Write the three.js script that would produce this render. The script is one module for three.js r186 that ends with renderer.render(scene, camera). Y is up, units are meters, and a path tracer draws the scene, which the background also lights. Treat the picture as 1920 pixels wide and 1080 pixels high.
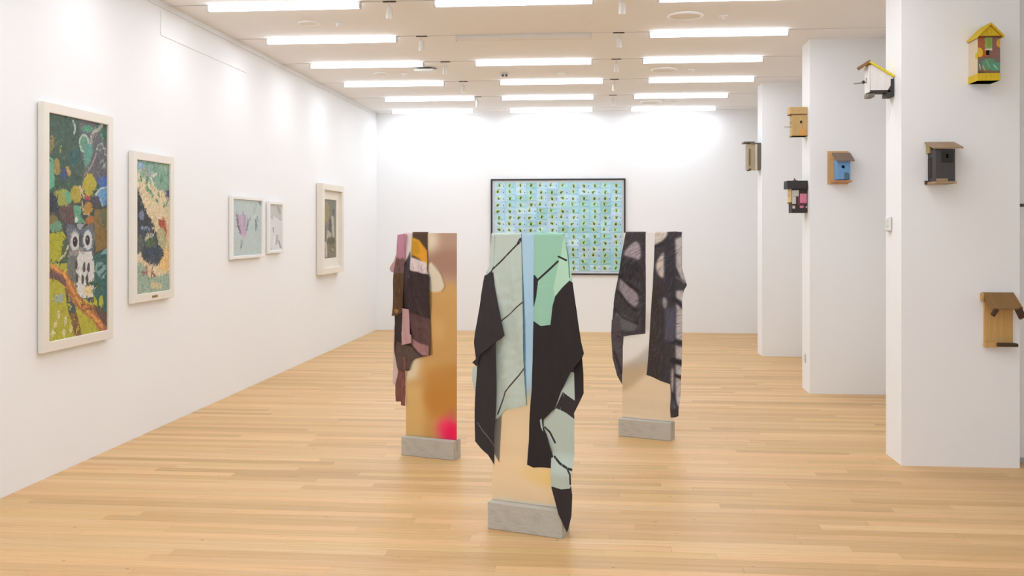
import * as THREE from 'three';
import { RoundedBoxGeometry } from 'three/addons/geometries/RoundedBoxGeometry.js';
import { mergeGeometries, mergeVertices, toCreasedNormals } from 'three/addons/utils/BufferGeometryUtils.js';
import { RectAreaLightUniformsLib } from 'three/addons/lights/RectAreaLightUniformsLib.js';
import { Brush, Evaluator, SUBTRACTION } from 'three-bvh-csg';
import { ImprovedNoise } from 'three/addons/math/ImprovedNoise.js';

// ---------------------------------------------------------------- camera, renderer, exposure
const scene = new THREE.Scene();
scene.background = new THREE.Color(0x000000);
const camera = new THREE.PerspectiveCamera(2 * Math.atan(540 / 1820) * 180 / Math.PI, 1920 / 1080, 0.05, 60);
camera.position.set(0, 1.5, 0);
camera.rotation.set(0, Math.atan(166 / 1820), 0);
camera.setViewOffset(1920, 1080, 0, 110, 1920, 1080);      // vertical lens shift: the horizon sits above the middle
const renderer = new THREE.WebGLRenderer();
renderer.toneMapping = THREE.LinearToneMapping;
renderer.toneMappingExposure = 1.95;
renderer.shadowMap.enabled = true;
RectAreaLightUniformsLib.init();
const TUBE_LIGHT = 16, TUBE_GLOW = 3.8;                      // radiance of a ceiling tube: its area light and its visible diffuser
const FILL_LIGHT = 1.15, FILL_COLOR = new THREE.Color().setRGB(0.86, 1.0, 1.22);   // cool fill light from the added, unseen windows behind the viewer
const TUBE_COLOR = new THREE.Color().setRGB(0.91, 1.005, 1.16);

// ---------------------------------------------------------------- helpers
let seed = 7;
const rnd = () => { seed = (seed * 1664525 + 1013904223) >>> 0; return seed / 4294967296; };
const rr = (a, b) => a + (b - a) * rnd();
const noise = new ImprovedNoise();
const taken = {};
function numbered(n) { const k = taken[n] = (taken[n] ?? -1) + 1; return k ? n + '_' + String(k).padStart(3, '0') : n; }
function thing(name, label, category, pos = [0, 0, 0], ry = 0, group) {
  const o = new THREE.Group(); o.name = numbered(name); o.position.set(...pos); o.rotation.y = ry;
  o.userData = { label, category }; if (group) o.userData.group = group;
  scene.add(o); return o;
}
function part(name, geo, mat, parent, pos, rot) {
  const m = new THREE.Mesh(geo, mat); m.name = name; m.castShadow = m.receiveShadow = true;
  if (pos) m.position.set(...pos); if (rot) m.rotation.set(...rot);
  parent.add(m); return m;
}
function struct(name, geo, mat, pos) {
  const m = part(name, geo, mat, scene, pos); m.userData.kind = 'structure'; return m;
}
const box = (w, h, d) => new THREE.BoxGeometry(w, h, d);
const rbox = (w, h, d, r = 0.003) => new RoundedBoxGeometry(w, h, d, 2, Math.min(r, w / 2.1, h / 2.1, d / 2.1));
const at = (g, x, y, z) => g.translate(x, y, z);
const mat = (color, roughness = 0.7, extra = {}) => new THREE.MeshPhysicalMaterial({ color, roughness, ...extra });
function canvasTex(w, h, draw) {
  const c = document.createElement('canvas'); c.width = w; c.height = h;
  const g = c.getContext('2d'); draw(g, w, h);
  const t = new THREE.CanvasTexture(c); t.colorSpace = THREE.SRGBColorSpace; t.magFilter = THREE.LinearFilter; t.anisotropy = 8;
  t.wrapS = t.wrapT = THREE.ClampToEdgeWrapping; return t;
}
const css = (c, a = 1) => `rgba(${c.map(v => Math.max(0, Math.min(255, Math.round(v)))).join(',')},${a})`;
const poly = (g, pts, c, a = 1) => { g.fillStyle = css(c, a); g.beginPath(); pts.forEach((p, i) => i ? g.lineTo(...p) : g.moveTo(...p)); g.closePath(); g.fill(); };
function blob(g, pts, c, a = 1) {                            // closed soft-cornered patch of paint
  g.fillStyle = css(c, a); g.beginPath();
  const n = pts.length, mid = (i) => [(pts[i % n][0] + pts[(i + 1) % n][0]) / 2, (pts[i % n][1] + pts[(i + 1) % n][1]) / 2];
  g.moveTo(...mid(0)); for (let i = 1; i <= n; i++) g.quadraticCurveTo(...pts[i % n], ...mid(i)); g.fill();
}
function line(g, pts, w, c, a = 1) { g.strokeStyle = css(c, a); g.lineWidth = w; g.lineCap = g.lineJoin = 'round'; g.beginPath(); pts.forEach((p, i) => i ? g.lineTo(...p) : g.moveTo(...p)); g.stroke(); }
function oval(g, [x, y], rx, ry, c, a = 1) { g.fillStyle = css(c, a); g.beginPath(); g.ellipse(x, y, rx, ry, 0, 0, 7); g.fill(); }
function brushwork(g, w, h, n, len, wid, jit, mix = 0) {              // re-lays the picture as short brush marks of slightly varied tone
  const d = g.getImageData(0, 0, w, h).data; g.setTransform(1, 0, 0, 1, 0, 0);
  for (let i = 0; i < n; i++) {
    const x = rnd() * w | 0, y = rnd() * h | 0, cl = (v, m) => Math.max(0, Math.min(m - 1, v | 0)), k = (cl(y + rr(-1, 1) * mix, h) * w + cl(x + rr(-1, 1) * mix, w)) * 4, j = (rnd() - 0.5) * jit, an = noise.noise(x * 0.012, y * 0.012, 3) * 5;
    const l = len * rr(0.4, 1);
    line(g, [[x - Math.cos(an) * l, y - Math.sin(an) * l], [x + Math.cos(an) * l, y + Math.sin(an) * l]], wid * rr(0.5, 1.2), [d[k] + j + rr(-6, 6), d[k + 1] + j + rr(-6, 6), d[k + 2] + j + rr(-6, 6)], 0.75);
  }
}
function noiseTex(n, f, amp, mid = 0.5, sx = 1, sy = 1) {     // tileable-enough grey noise for bump and roughness
  const d = new Uint8Array(n * n * 4);
  for (let y = 0; y < n; y++) for (let x = 0; x < n; x++) {
    let v = 0, a = 1; for (let o = 0; o < 4; o++) { v += a * noise.noise(x * f * sx * 2 ** o, y * f * sy * 2 ** o, 7.3 + o * 11); a *= 0.5; }
    const q = Math.max(0, Math.min(255, 255 * (mid + amp * v))), k = (y * n + x) * 4; d[k] = d[k + 1] = d[k + 2] = q; d[k + 3] = 255;
  }
  const t = new THREE.DataTexture(d, n, n); t.magFilter = THREE.LinearFilter; t.minFilter = THREE.LinearMipmapLinearFilter; t.generateMipmaps = true;
  t.wrapS = t.wrapT = THREE.MirroredRepeatWrapping; t.needsUpdate = true; return t;
}
function wood(base, dark, seedK, streaks = 160) {             // painted / weathered timber: grain along v
  return canvasTex(192, 256, (g, w, h) => {
    g.fillStyle = css(base); g.fillRect(0, 0, w, h);
    for (let i = 0; i < streaks; i++) {
      const x = rr(0, w), k = rnd(), a = rr(0.04, 0.3);
      line(g, [[x, rr(-40, h * 0.6)], [x + rr(-5, 5), rr(h * 0.4, h + 40)]], rr(0.5, 3), k < 0.6 ? dark : base.map(v => v * 1.18), a);
    }
    for (let i = 0; i < 3; i++) oval(g, [rr(0, w), rr(0, h)], rr(2, 5), rr(4, 9), dark, 0.35);
  });
}

// ---------------------------------------------------------------- room dimensions (metres; camera stands at the origin of the plan)
const LX = -3.33, BZ = -14.26, CH = 3.235, NZ = 2.0, RX = 4.4;
const wallMat = mat(new THREE.Color().setRGB(0.93, 0.93, 0.92), 0.85);
const ceilMat = mat(new THREE.Color().setRGB(0.92, 0.905, 0.885), 0.9);
const slotMat = mat(0x4a443c, 0.8);

// walls with thickness
struct('wall_left', box(0.2, CH + 0.2, NZ - BZ + 0.4), wallMat, [LX - 0.1, CH / 2, (NZ + BZ) / 2]);
struct('wall_back', box(RX - LX + 0.4, CH + 0.2, 0.2), wallMat, [(RX + LX) / 2, CH / 2, BZ - 0.1]);
{ // end wall behind the viewer, with three unseen windows added to light the scene from the front
  const wall = new THREE.Group(); wall.name = 'wall_front'; wall.userData.kind = 'structure'; scene.add(wall);
  const cs = [-1.9, 0.5, 2.9], ww = 1.6, y0 = 0.8, y1 = 2.75, z = NZ + 0.1;
  part('wall_below', box(RX - LX + 0.4, y0 + 0.1, 0.2), wallMat, wall, [(RX + LX) / 2, (y0 - 0.1) / 2, z]);
  part('wall_above', box(RX - LX + 0.4, CH + 0.1 - y1, 0.2), wallMat, wall, [(RX + LX) / 2, (CH + 0.1 + y1) / 2, z]);
  const e = [LX - 0.2, ...cs.flatMap(c => [c - ww / 2, c + ww / 2]), RX + 0.2];
  for (let i = 0; i < e.length; i += 2) part('wall_post', box(e[i + 1] - e[i], y1 - y0, 0.2), wallMat, wall, [(e[i] + e[i + 1]) / 2, (y0 + y1) / 2, z]);
  const pane = new THREE.MeshPhysicalMaterial({ color: 0xdfe6ea, roughness: 0.3, emissive: FILL_COLOR, emissiveIntensity: 0.3 }), sash = mat(0xf2f2f0, 0.5);
  cs.forEach((c, i) => {
    const w = new THREE.Group(); w.name = 'window_' + (i + 1); w.userData.kind = 'structure'; w.position.set(c, y0, NZ + 0.06); scene.add(w);
    part('pane', box(ww, y1 - y0, 0.01), pane, w, [0, (y1 - y0) / 2, 0.06]);
    for (const s of [-1, 1]) part('sash_stile', box(0.05, y1 - y0, 0.05), sash, w, [s * (ww / 2 - 0.025), (y1 - y0) / 2, 0.02]);
    for (const y of [0.025, y1 - y0 - 0.025]) part('sash_rail', box(ww - 0.1, 0.05, 0.05), sash, w, [0, y, 0.02]);
    const a = new THREE.RectAreaLight(FILL_COLOR, FILL_LIGHT, ww - 0.12, y1 - y0 - 0.12); a.name = 'window_fill'; a.position.set(0, (y1 - y0) / 2, 0.035); w.add(a);   // looks down -z, into the room
  });
}
struct('wall_right', box(0.2, CH + 0.2, -6.62 - BZ), wallMat, [2.85, CH / 2, (BZ - 6.62) / 2]);
struct('wall_right_near', box(0.2, CH + 0.2, NZ + 6.62), wallMat, [RX + 0.1, CH / 2, (NZ - 6.62) / 2]);
struct('wall_right_return', box(RX - 2.62, CH, 0.16), wallMat, [(RX + 2.62) / 2, CH / 2, -6.60]);
struct('baseboard_right', box(RX - 2.63, 0.03, 0.012), mat(0xb8bab4, 0.6), [(RX + 2.63) / 2, 0.015, -6.514]);
for (const z of [-6.36, -9.07, -11.69]) struct(numbered('wall_pier'), box(0.72, CH, 0.335), wallMat, [2.262, CH / 2, z - 0.1675]);

// raised service hatch high on the left wall, and the thin ceiling edge strip
{
  const z0 = -7.1, z1 = -8.9, y0 = 2.975, y1 = 3.158;
  struct('trim_1', rbox(0.006, y1 - y0, z0 - z1, 0.002), wallMat, [LX + 0.003, (y0 + y1) / 2, (z0 + z1) / 2]);
  struct('trim_2', rbox(0.012, 0.012, NZ - BZ, 0.003), wallMat, [LX + 0.006, 3.195, (NZ + BZ) / 2]);
}

// ceiling: boards between narrow dark track slots
const slotZ = []; for (let k = -4; k < 6; k++) slotZ.push(-7.27 - 1.333 * k);      // row k = 0 is the first one in view
const ceiling = new THREE.Group(); ceiling.name = 'ceiling'; ceiling.userData.kind = 'structure'; scene.add(ceiling);
part('slab', box(RX - LX + 0.4, 0.1, NZ - BZ + 0.4), ceilMat, ceiling, [(RX + LX) / 2, CH + 0.085, (NZ + BZ) / 2]);
{
  const edges = [NZ, ...slotZ, BZ];
  for (let i = 0; i + 1 < edges.length; i++) {
    const a = edges[i] - (i ? 0.011 : 0), b = edges[i + 1] + (i + 2 < edges.length ? 0.011 : 0);
    part('ceiling_board', box(RX - LX, 0.035, a - b), ceilMat, ceiling, [(RX + LX) / 2, CH + 0.0175, (a + b) / 2]);
  }
  for (const z of slotZ) part('slot_track', box(4.95, 0.012, 0.021), slotMat, ceiling, [LX + 2.5, CH + 0.028, z]);
}

// floor: narrow oak planks running across the room
const floor = new THREE.Group(); floor.name = 'floor'; floor.userData.kind = 'structure'; scene.add(floor);
part('subfloor', box(RX - LX + 0.4, 0.1, NZ - BZ + 0.4), mat(0x8a6236, 0.9), floor, [(RX + LX) / 2, -0.0605, (NZ + BZ) / 2]);
{
  const grain = canvasTex(1024, 256, (g, w, h) => {
    g.fillStyle = css([246, 243, 238]); g.fillRect(0, 0, w, h);
    for (let i = 0; i < 1500; i++) {
      const y = rr(0, h), x = rr(-200, w), l = rr(60, 420), d = rr(-4, 4);
      line(g, [[x, y], [x + l / 2, y + d], [x + l, y + d * rr(-1, 1.5)]], rr(0.4, 2.2), rnd() < 0.62 ? [214, 190, 158] : [255, 252, 246], rr(0.05, 0.3));
    }
    for (let i = 0; i < 5; i++) oval(g, [rr(0, w), rr(0, h)], rr(2, 5), rr(1, 3), [150, 110, 70], 0.5);
  });
  grain.wrapS = grain.wrapT = THREE.RepeatWrapping;
  const rough = noiseTex(256, 0.03, 0.10, 0.46, 0.4, 2);
  const plankMat = new THREE.MeshPhysicalMaterial({ vertexColors: true, map: grain, roughness: 1, roughnessMap: rough });
  const W = 0.083, planks = [];
  const tones = [[0.763, 0.498, 0.23], [0.814, 0.541, 0.26], [0.725, 0.461, 0.204], [0.84, 0.571, 0.286], [0.789, 0.504, 0.24], [0.687, 0.436, 0.189], [0.827, 0.528, 0.255], [0.763, 0.516, 0.224]];
  const T = new THREE.Vector3();
  for (let z = NZ; z > BZ + 0.005; z -= W) {
    let x = LX - rr(0, 1.2); const zc = Math.max(z - W, BZ);
    while (x < RX) {
      const l = rr(0.7, 2.3), a = Math.max(x, LX), b = Math.min(x + l, RX); x += l;
      if (b - a < 0.02) continue;
      const g = box(b - a - 0.0008, 0.0105, z - zc - 0.0007), u0 = rnd() * 7, v0 = rnd() * 5, uv = g.attributes.uv, p = g.attributes.position;
      for (let i = 0; i < uv.count; i++) uv.setXY(i, u0 + (p.getX(i) + l) / 2.0, v0 + p.getZ(i) / 0.5);
      let t = tones[rnd() * tones.length | 0]; const k = rr(0.94, 1.05), col = new Float32Array(uv.count * 3);
      for (let i = 0; i < uv.count; i++) for (let j = 0; j < 3; j++) col[i * 3 + j] = t[j] * k;
      g.setAttribute('color', new THREE.BufferAttribute(col, 3));
      const cx = (a + b) / 2, cz = (z + zc) / 2;
      T.set(cx, 0, cz); const d = -cz, inView = d > 4.05 && cx > -0.62 * d - 0.6 && cx < 0.44 * d + 0.6;
      planks.push({ g, cx, cz, size: inView ? (b - a) / (d * d) + 10 / (d * d) : 0 });
    }
  }
  planks.sort((p, q) => q.size - p.size);
  planks.slice(0, 300).forEach(p => part('plank', p.g, plankMat, floor, [p.cx, -0.00525, p.cz]));
  const rest = part('plank_field', mergeGeometries(planks.slice(300).map(p => p.g.translate(p.cx, -0.00525, p.cz))), plankMat, floor);
  rest.userData.kind = 'stuff';
}

// ---------------------------------------------------------------- ceiling tubes (lamps)
{
  const glow = new THREE.MeshPhysicalMaterial({ color: 0xffffff, roughness: 0.4, emissive: TUBE_COLOR, emissiveIntensity: TUBE_GLOW });
  const off = mat(0xe6dfd4, 0.45), cap = mat(0xdcdad5, 0.5), L = 1.21;
  const gd = new THREE.ExtrudeGeometry(new THREE.Shape([[-0.023, 0.018], [-0.023, -0.008], [-0.013, -0.018], [0.013, -0.018], [0.023, -0.008], [0.023, 0.018]].map(p => new THREE.Vector2(...p))), { depth: L - 0.03, bevelEnabled: false }).translate(0, 0, -(L - 0.03) / 2).rotateY(Math.PI / 2), gh = rbox(L, 0.014, 0.04, 0.003), gc = rbox(0.015, 0.042, 0.05, 0.004);
  const colX = [-3.03, -1.292, 0.42], colName = ['beside the left wall', 'down the middle of the room', 'beside the white piers'];
  const rowName = ['nearest', 'second', 'third', 'fourth', 'fifth', 'farthest'];
  const shift = { '0,4': 0.19, '1,3': 0.12, '2,3': 0.12, '1,0': 0.035, '1,5': -0.02 };
  slotZ.forEach((z, i) => colX.forEach((x0, c) => {
    const k = i - 4, seen = k >= 0, lit = !(c === 1 && k === 1);
    const label = seen ? (lit ? `glowing ceiling tube, ${rowName[k]} row in view, in the column ${colName[c]}` : 'unlit white ceiling tube, the only dark one among the glowing tubes')
      : 'glowing ceiling tube overhead, nearer than the top edge of the picture';
    const t = thing('ceiling_tube_light', label, 'tube light', [x0 + (shift[c + ',' + k] || 0) + L / 2, CH, z], 0, seen ? 'fluorescent tubes in view on the ceiling' : 'fluorescent tubes above and behind the viewer');
    part('housing', gh, cap, t, [0, -0.006, 0]);
    part('diffuser', gd, lit ? glow : off, t, [0, -0.0305, 0]);
    for (const s of [-1, 1]) part('end_cap', gc, cap, t, [s * (L / 2 - 0.008), -0.030, 0]);
    if (lit) {
      const a = new THREE.RectAreaLight(TUBE_COLOR, TUBE_LIGHT, L - 0.03, 0.046);
      a.name = 'tube_light'; a.position.set(0, -0.052, 0); a.rotation.x = -Math.PI / 2; t.add(a);
    }
  }));
}

// ---------------------------------------------------------------- paintings on the left wall
// hung on the left wall: local x runs away from the viewer, z comes out of the wall
function framed(name, label, zNear, zFar, y0, y1, border, depth, frameMat, picMat, opt = {}) {
  const w = zNear - zFar, h = y1 - y0, g = thing(name, label, 'painting', [LX, y0, (zNear + zFar) / 2], Math.PI / 2);
  ring(g, 'frame', w, h, border, depth, frameMat, opt.back ?? 0.008);
  if (opt.slip) ring(g, 'inner_slip', w - 2 * border + 0.004, h - 2 * border + 0.004, opt.slip, depth * 0.45, opt.slipMat ?? frameMat, 0.008, border - 0.002);
  const b = border + (opt.slip ?? 0), pw = w - 2 * b + 0.004, ph = h - 2 * b + 0.004;
  part('backing', box(w - 0.02, h - 0.02, 0.007), frameMat, g, [0, h / 2, 0.0045]);
  part('canvas', box(pw, ph, 0.008), picMat, g, [0, h / 2, (opt.inset ?? depth * 0.55)]);
  return g;
}
function ring(g, name, w, h, b, depth, m, z0 = 0, yOff = 0) {
  const s = new THREE.Shape([[-w / 2, 0], [w / 2, 0], [w / 2, h], [-w / 2, h]].map(p => new THREE.Vector2(...p)));
  s.holes.push(new THREE.Path([[-w / 2 + b, b], [-w / 2 + b, h - b], [w / 2 - b, h - b], [w / 2 - b, b]].map(p => new THREE.Vector2(...p))));
  const bev = Math.min(0.004, b / 5);
  const e = new THREE.ExtrudeGeometry(s, { depth: depth - z0 - bev * 2, bevelEnabled: true, bevelSize: bev, bevelOffset: -bev, bevelThickness: bev, bevelSegments: 2 });
  return part(name, e, m, g, [0, yOff, z0 + bev]);
}
const paintMat = (tex, extra = {}) => new THREE.MeshPhysicalMaterial({ map: tex, roughness: 0.55, ...extra });

const owlTex = canvasTex(680, 1406, (g, w, h) => {
  g.fillStyle = css([58, 84, 66]); g.fillRect(0, 0, w, h);
  g.fillStyle = css([62, 66, 62]); g.fillRect(0, 520, w, 360);
  g.fillStyle = css([172, 168, 48]); g.fillRect(0, 930, 560, 480);
  const B = (p, c) => blob(g, p, c), Q = (p, c) => poly(g, p, c), S = (p, wd, c) => line(g, p, wd, c);
  Q([[334,-1],[687,-10],[687,394],[363,410],[401,316],[363,218]], [92, 90, 94]);
  Q([[518,-2],[687,-10],[687,118],[599,105]], [58, 92, 72]);
  B([[233,223],[363,188],[353,269],[242,326]], [44, 88, 88]);
  B([[349,53],[440,23],[528,41],[459,82],[382,80]], [78, 138, 108]);
  oval(g, [[401,154]][0], 62, 62, [168, 190, 168]); oval(g, [[401,154]][0], 46, 46, [98, 142, 120]);
  B([[401,189],[488,125],[513,185],[479,265],[415,328],[391,256]], [88, 146, 130]);
  B([[568,61],[640,74],[630,123]], [84, 140, 112]);
  S([[619,0],[578,44],[513,66],[484,105],[479,142]], 24, [176, 170, 154]);
  S([[553,171],[538,224],[488,295],[449,329]], 13, [146, 144, 136]);
  S([[558,176],[568,149],[619,134],[640,164],[589,181],[661,162],[650,205],[682,208]], 10, [158, 178, 158]);
  S([[578,284],[609,251],[630,244],[640,275],[614,313],[661,263],[650,300]], 9, [150, 168, 152]);
  S([[274,21],[302,58],[286,99]], 18, [172, 182, 172]); S([[224,-18],[228,4]], 16, [150, 160, 130]);
  B([[18,141],[74,130],[69,179],[44,258],[18,245]], [128, 116, 62]);
  S([[143,196],[136,231]], 15, [160, 158, 84]); S([[117,160],[74,202]], 12, [86, 112, 90]);
  B([[95,259],[139,309],[126,382],[69,376],[52,315]], [152, 134, 74]);
  B([[197,305],[247,336],[251,380],[188,369]], [190, 152, 84]);
  B([[130,343],[170,316],[233,376],[143,425]], [60, 74, 112]);
  Q([[18,264],[61,280],[74,429],[18,431]], [98, 166, 136]);
  Q([[18,394],[74,391],[74,454],[18,475]], [98, 166, 136]);
  B([[548,376],[703,336],[703,447],[578,432]], [68, 98, 160]);
  Q([[18,490],[100,496],[126,597],[18,618]], [44, 50, 66]);
  B([[48,488],[152,455],[242,476],[251,545],[188,571],[108,576],[100,515]], [150, 156, 72]);
  B([[170,464],[251,481],[260,555],[197,551]], [102, 168, 130]);
  B([[454,328],[538,385],[558,415],[488,496],[430,483],[363,420]], [178, 166, 44]);
  B([[363,406],[538,387],[498,487],[440,504],[401,475]], [172, 158, 46]);
  B([[242,466],[297,426],[353,446],[372,532],[306,554],[242,526]], [170, 154, 52]);
  B([[518,491],[599,423],[692,426],[692,501],[624,582],[584,510]], [98, 146, 186]);
  S([[533,483],[599,441],[682,427]], 12, [180, 192, 180]); S([[599,504],[619,556]], 12, [170, 184, 178]);
  B([[498,492],[589,494],[578,546],[518,563]], [72, 62, 82]);
  Q([[126,568],[279,562],[279,679],[188,679],[135,631]], [94, 72, 66]);
  Q([[279,564],[363,562],[372,638],[415,673],[288,676]], [92, 158, 120]);
  S([[349,442],[401,503]], 24, [206, 176, 134]); S([[377,536],[391,612],[459,616]], 14, [196, 172, 120]);
  B([[401,493],[488,495],[479,526],[401,523]], [172, 80, 80]);
  B([[401,541],[498,533],[498,600],[401,627]], [172, 130, 46]);
  B([[411,642],[528,620],[528,677],[401,683]], [166, 104, 52]);
  Q([[523,584],[703,570],[703,841],[538,869],[518,729]], [128, 102, 48]);
  Q([[589,588],[671,586],[661,687],[599,708]], [98, 104, 72]);
  B([[18,623],[100,627],[126,689],[18,723]], [124, 108, 62]);
  B([[18,685],[152,655],[161,728],[18,737]], [106, 150, 118]); oval(g, [[311,653]][0], 18, 20, [200, 206, 196]);
  Q([[18,740],[161,728],[206,773],[161,875],[135,918],[18,914]], [168, 166, 34]);
  Q([[161,787],[224,768],[224,857],[197,920],[135,918]], [76, 92, 62]);
  S([[219,824],[179,878],[139,898]], 16, [196, 190, 146]);
  Q([[210,674],[279,689],[353,729],[440,688],[508,677],[523,760],[518,848],[498,930],[206,920],[233,827],[206,758]], [98, 104, 116]);
  B([[297,679],[411,678],[353,734]], [150, 156, 158]);
  for (const [e, c] of [[[[297,796]][0], [184, 180, 176]], [[[441,788]][0], [192, 204, 200]]]) {
    oval(g, e, 62, 74, [120, 126, 132]); oval(g, e, 54, 64, c); oval(g, e, 27, 34, [60, 40, 34]); oval(g, e, 19, 27, [22, 20, 20]);
  }
  B([[339,744],[377,739],[387,820],[358,860],[339,829]], [78, 80, 88]);
  Q([[233,857],[401,830],[401,927],[233,921]], [144, 138, 132]);
  Q([[401,871],[488,858],[503,930],[401,927]], [220, 216, 208]);
  B([[578,886],[703,825],[703,937],[589,933]], [120, 160, 160]);
  Q([[499,890],[718,883],[718,1302],[631,1269],[631,1144],[559,1201],[511,1148],[499,1013]], [48, 94, 88]);
  B([[535,940],[631,931],[693,1009],[607,1055],[535,1002]], [126, 158, 152]); S([[565,985],[619,965]], 22, [40, 92, 84]); S([[607,1027],[668,998]], 20, [44, 100, 92]);
  B([[559,1213],[619,1137],[646,1270]], [166, 170, 54]);
  Q([[208,882],[339,886],[361,976],[317,1004],[339,1113],[262,1066],[208,987]], [108, 112, 106]);
  B([[317,861],[511,866],[525,1001],[511,1093],[511,1185],[395,1182],[317,1123],[300,1003]], [208, 206, 200]); B([[395,1086],[488,1085],[499,1153],[407,1159]], [222, 200, 150]);
  for (const [x, y] of [[311,944],[401,966],[453,968],[384,1043],[435,1046],[317,1031]]) oval(g, [x, y], 15, 32, [72, 68, 64]);
  S([[447,1080],[523,1072],[559,1096],[511,1124]], 26, [52, 84, 62]);
  Q([[21,1013],[197,1074],[306,1217],[559,1349],[583,1407],[283,1405],[21,1409]], [176, 170, 50]);
  Q([[181,1085],[224,1088],[297,1217],[378,1409],[297,1406],[224,1246]], [120, 84, 52]);
  Q([[195,1127],[297,1199],[297,1246],[229,1255]], [66, 84, 82]);
  B([[51,1128],[176,1114],[176,1172],[82,1179]], [156, 172, 156]);
  Q([[21,922],[102,945],[218,1002],[283,1062],[317,1123],[395,1182],[511,1231],[718,1308],[725,1410],[583,1407],[535,1347],[373,1247],[273,1191],[197,1086],[113,1035],[21,1013]], [170, 108, 58]);
  Q([[21,956],[176,1021],[202,1080],[102,1034],[21,1016]], [108, 78, 76]);
  Q([[511,1216],[725,1308],[725,1410],[637,1360],[535,1267]], [96, 72, 62]);
  S([[36,934],[176,997],[240,1077],[339,1190],[464,1261],[619,1374]], 24, [216, 152, 80]);
  S([[361,1198],[418,1239],[511,1249]], 10, [110, 62, 40]);
  Q([[350,1167],[511,1167],[517,1201],[464,1203],[418,1175]], [72, 74, 82]);
  for (const [x, y] of [[82,1305],[188,1292],[174,1369],[113,1248],[251,1354],[51,1356]]) oval(g, [x, y], 16, 26, [212, 202, 166]);
  for (let i = 0; i < 60; i++) S([[rr(10, 540), rr(1050, 1390)], [rr(10, 540), rr(1050, 1390)]].map((p, j, a) => j ? [a[0][0] + rr(-14, 14), a[0][1] + rr(-30, 30)] : p), rr(4, 12), rnd() < 0.5 ? [196, 188, 62] : [140, 150, 56]);
  brushwork(g, w, h, 2400, 15, 8, 60, 15);
  for (const e of [[297,796],[441,788]]) { oval(g, e, 44, 54, [200, 202, 198]); oval(g, e, 27, 34, [70, 50, 42]); oval(g, e, 20, 28, [24, 21, 21]); oval(g, [e[0] - 6, e[1] - 10], 5, 6, [190, 190, 186]); }
  for (const [x, y] of [[311,944],[401,966],[453,968],[384,1043],[435,1046],[317,1031]]) oval(g, [x, y], 13, 30, [66, 64, 62]);
  brushwork(g, w, h, 4500, 8, 4, 36, 4);
});
const roosterTex = canvasTex(504, 994, (g, w, h) => {
  g.fillStyle = css([216, 196, 156]); g.fillRect(0, 0, w, h);
  const B = (p, c) => blob(g, p, c), Q = (p, c) => poly(g, p, c), S = (p, wd, c) => line(g, p, wd, c);
  Q([[7,-12],[552,-12],[552,263],[423,205],[324,209],[239,169],[121,126],[7,106]], [122, 158, 134]);
  for (let i = 0; i < 60; i++) { const x = rr(0, w), y = rr(0, 110 + x * 0.6); S([[x, y], [x + rr(-25, 25), y + rr(10, 40)]], rr(8, 22), [[96, 150, 118], [150, 172, 150], [168, 150, 134], [130, 160, 180], [74, 128, 96], [190, 190, 150]][rnd() * 6 | 0]); }
  B([[29,19],[121,7],[133,60],[41,77]], [140, 170, 196]);
  B([[423,211],[552,194],[552,286],[449,255]], [76, 78, 104]);
  S([[227,109],[299,94],[215,132],[263,184]], 12, [216, 214, 190]);
  for (let i = 0; i < 150; i++) { const x = rr(0, w), y = rr(250 + x * 0.5, 760); S([[x, y], [x + rr(-12, 12), y + rr(10, 40)]], rr(6, 16), [[224, 206, 164], [216, 186, 140], [226, 206, 128], [222, 180, 140], [206, 196, 180], [200, 168, 120]][rnd() * 6 | 0]); }
  B([[386,678],[539,641],[552,813],[398,852],[324,782]], [224, 186, 122]);
  Q([[7,744],[121,785],[191,876],[552,859],[552,1003],[7,989]], [150, 170, 148]);
  Q([[7,207],[52,237],[104,321],[162,396],[233,449],[275,499],[7,499]], [42, 46, 50]);
  Q([[7,494],[215,493],[306,537],[330,632],[411,662],[411,723],[312,793],[179,771],[109,736],[81,687],[7,701]], [54, 62, 72]);
  B([[18,558],[98,547],[109,672],[41,697]], [84, 92, 84]);
  B([[144,553],[227,537],[287,565],[179,581],[109,623]], [186, 184, 150]);
  B([[144,586],[263,576],[312,637],[227,674],[133,651]], [72, 92, 56]);
  B([[156,651],[324,638],[349,716],[179,722]], [46, 60, 82]);
  B([[52,376],[121,369],[121,445],[52,451]], [120, 130, 150]); S([[86,504],[179,499],[203,526]], 18, [140, 152, 178]);
  B([[299,532],[386,482],[462,544],[462,691],[349,655]], [170, 166, 122]);
  B([[330,443],[386,420],[455,442],[455,498],[336,493]], [158, 62, 36]); S([[423,498],[455,527],[442,566]], 26, [176, 72, 40]);
  S([[162,787],[156,830],[109,844]], 14, [140, 72, 62]); S([[239,790],[233,845],[299,875]], 14, [130, 70, 64]); S([[233,845],[227,894]], 14, [70, 60, 58]); S([[156,830],[168,874]], 14, [150, 80, 70]);
  B([[168,929],[324,916],[423,966],[275,979]], [206, 190, 146]);
  brushwork(g, w, h, 2400, 15, 8, 64, 17); brushwork(g, w, h, 4000, 9, 5, 50, 6);
});
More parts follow.
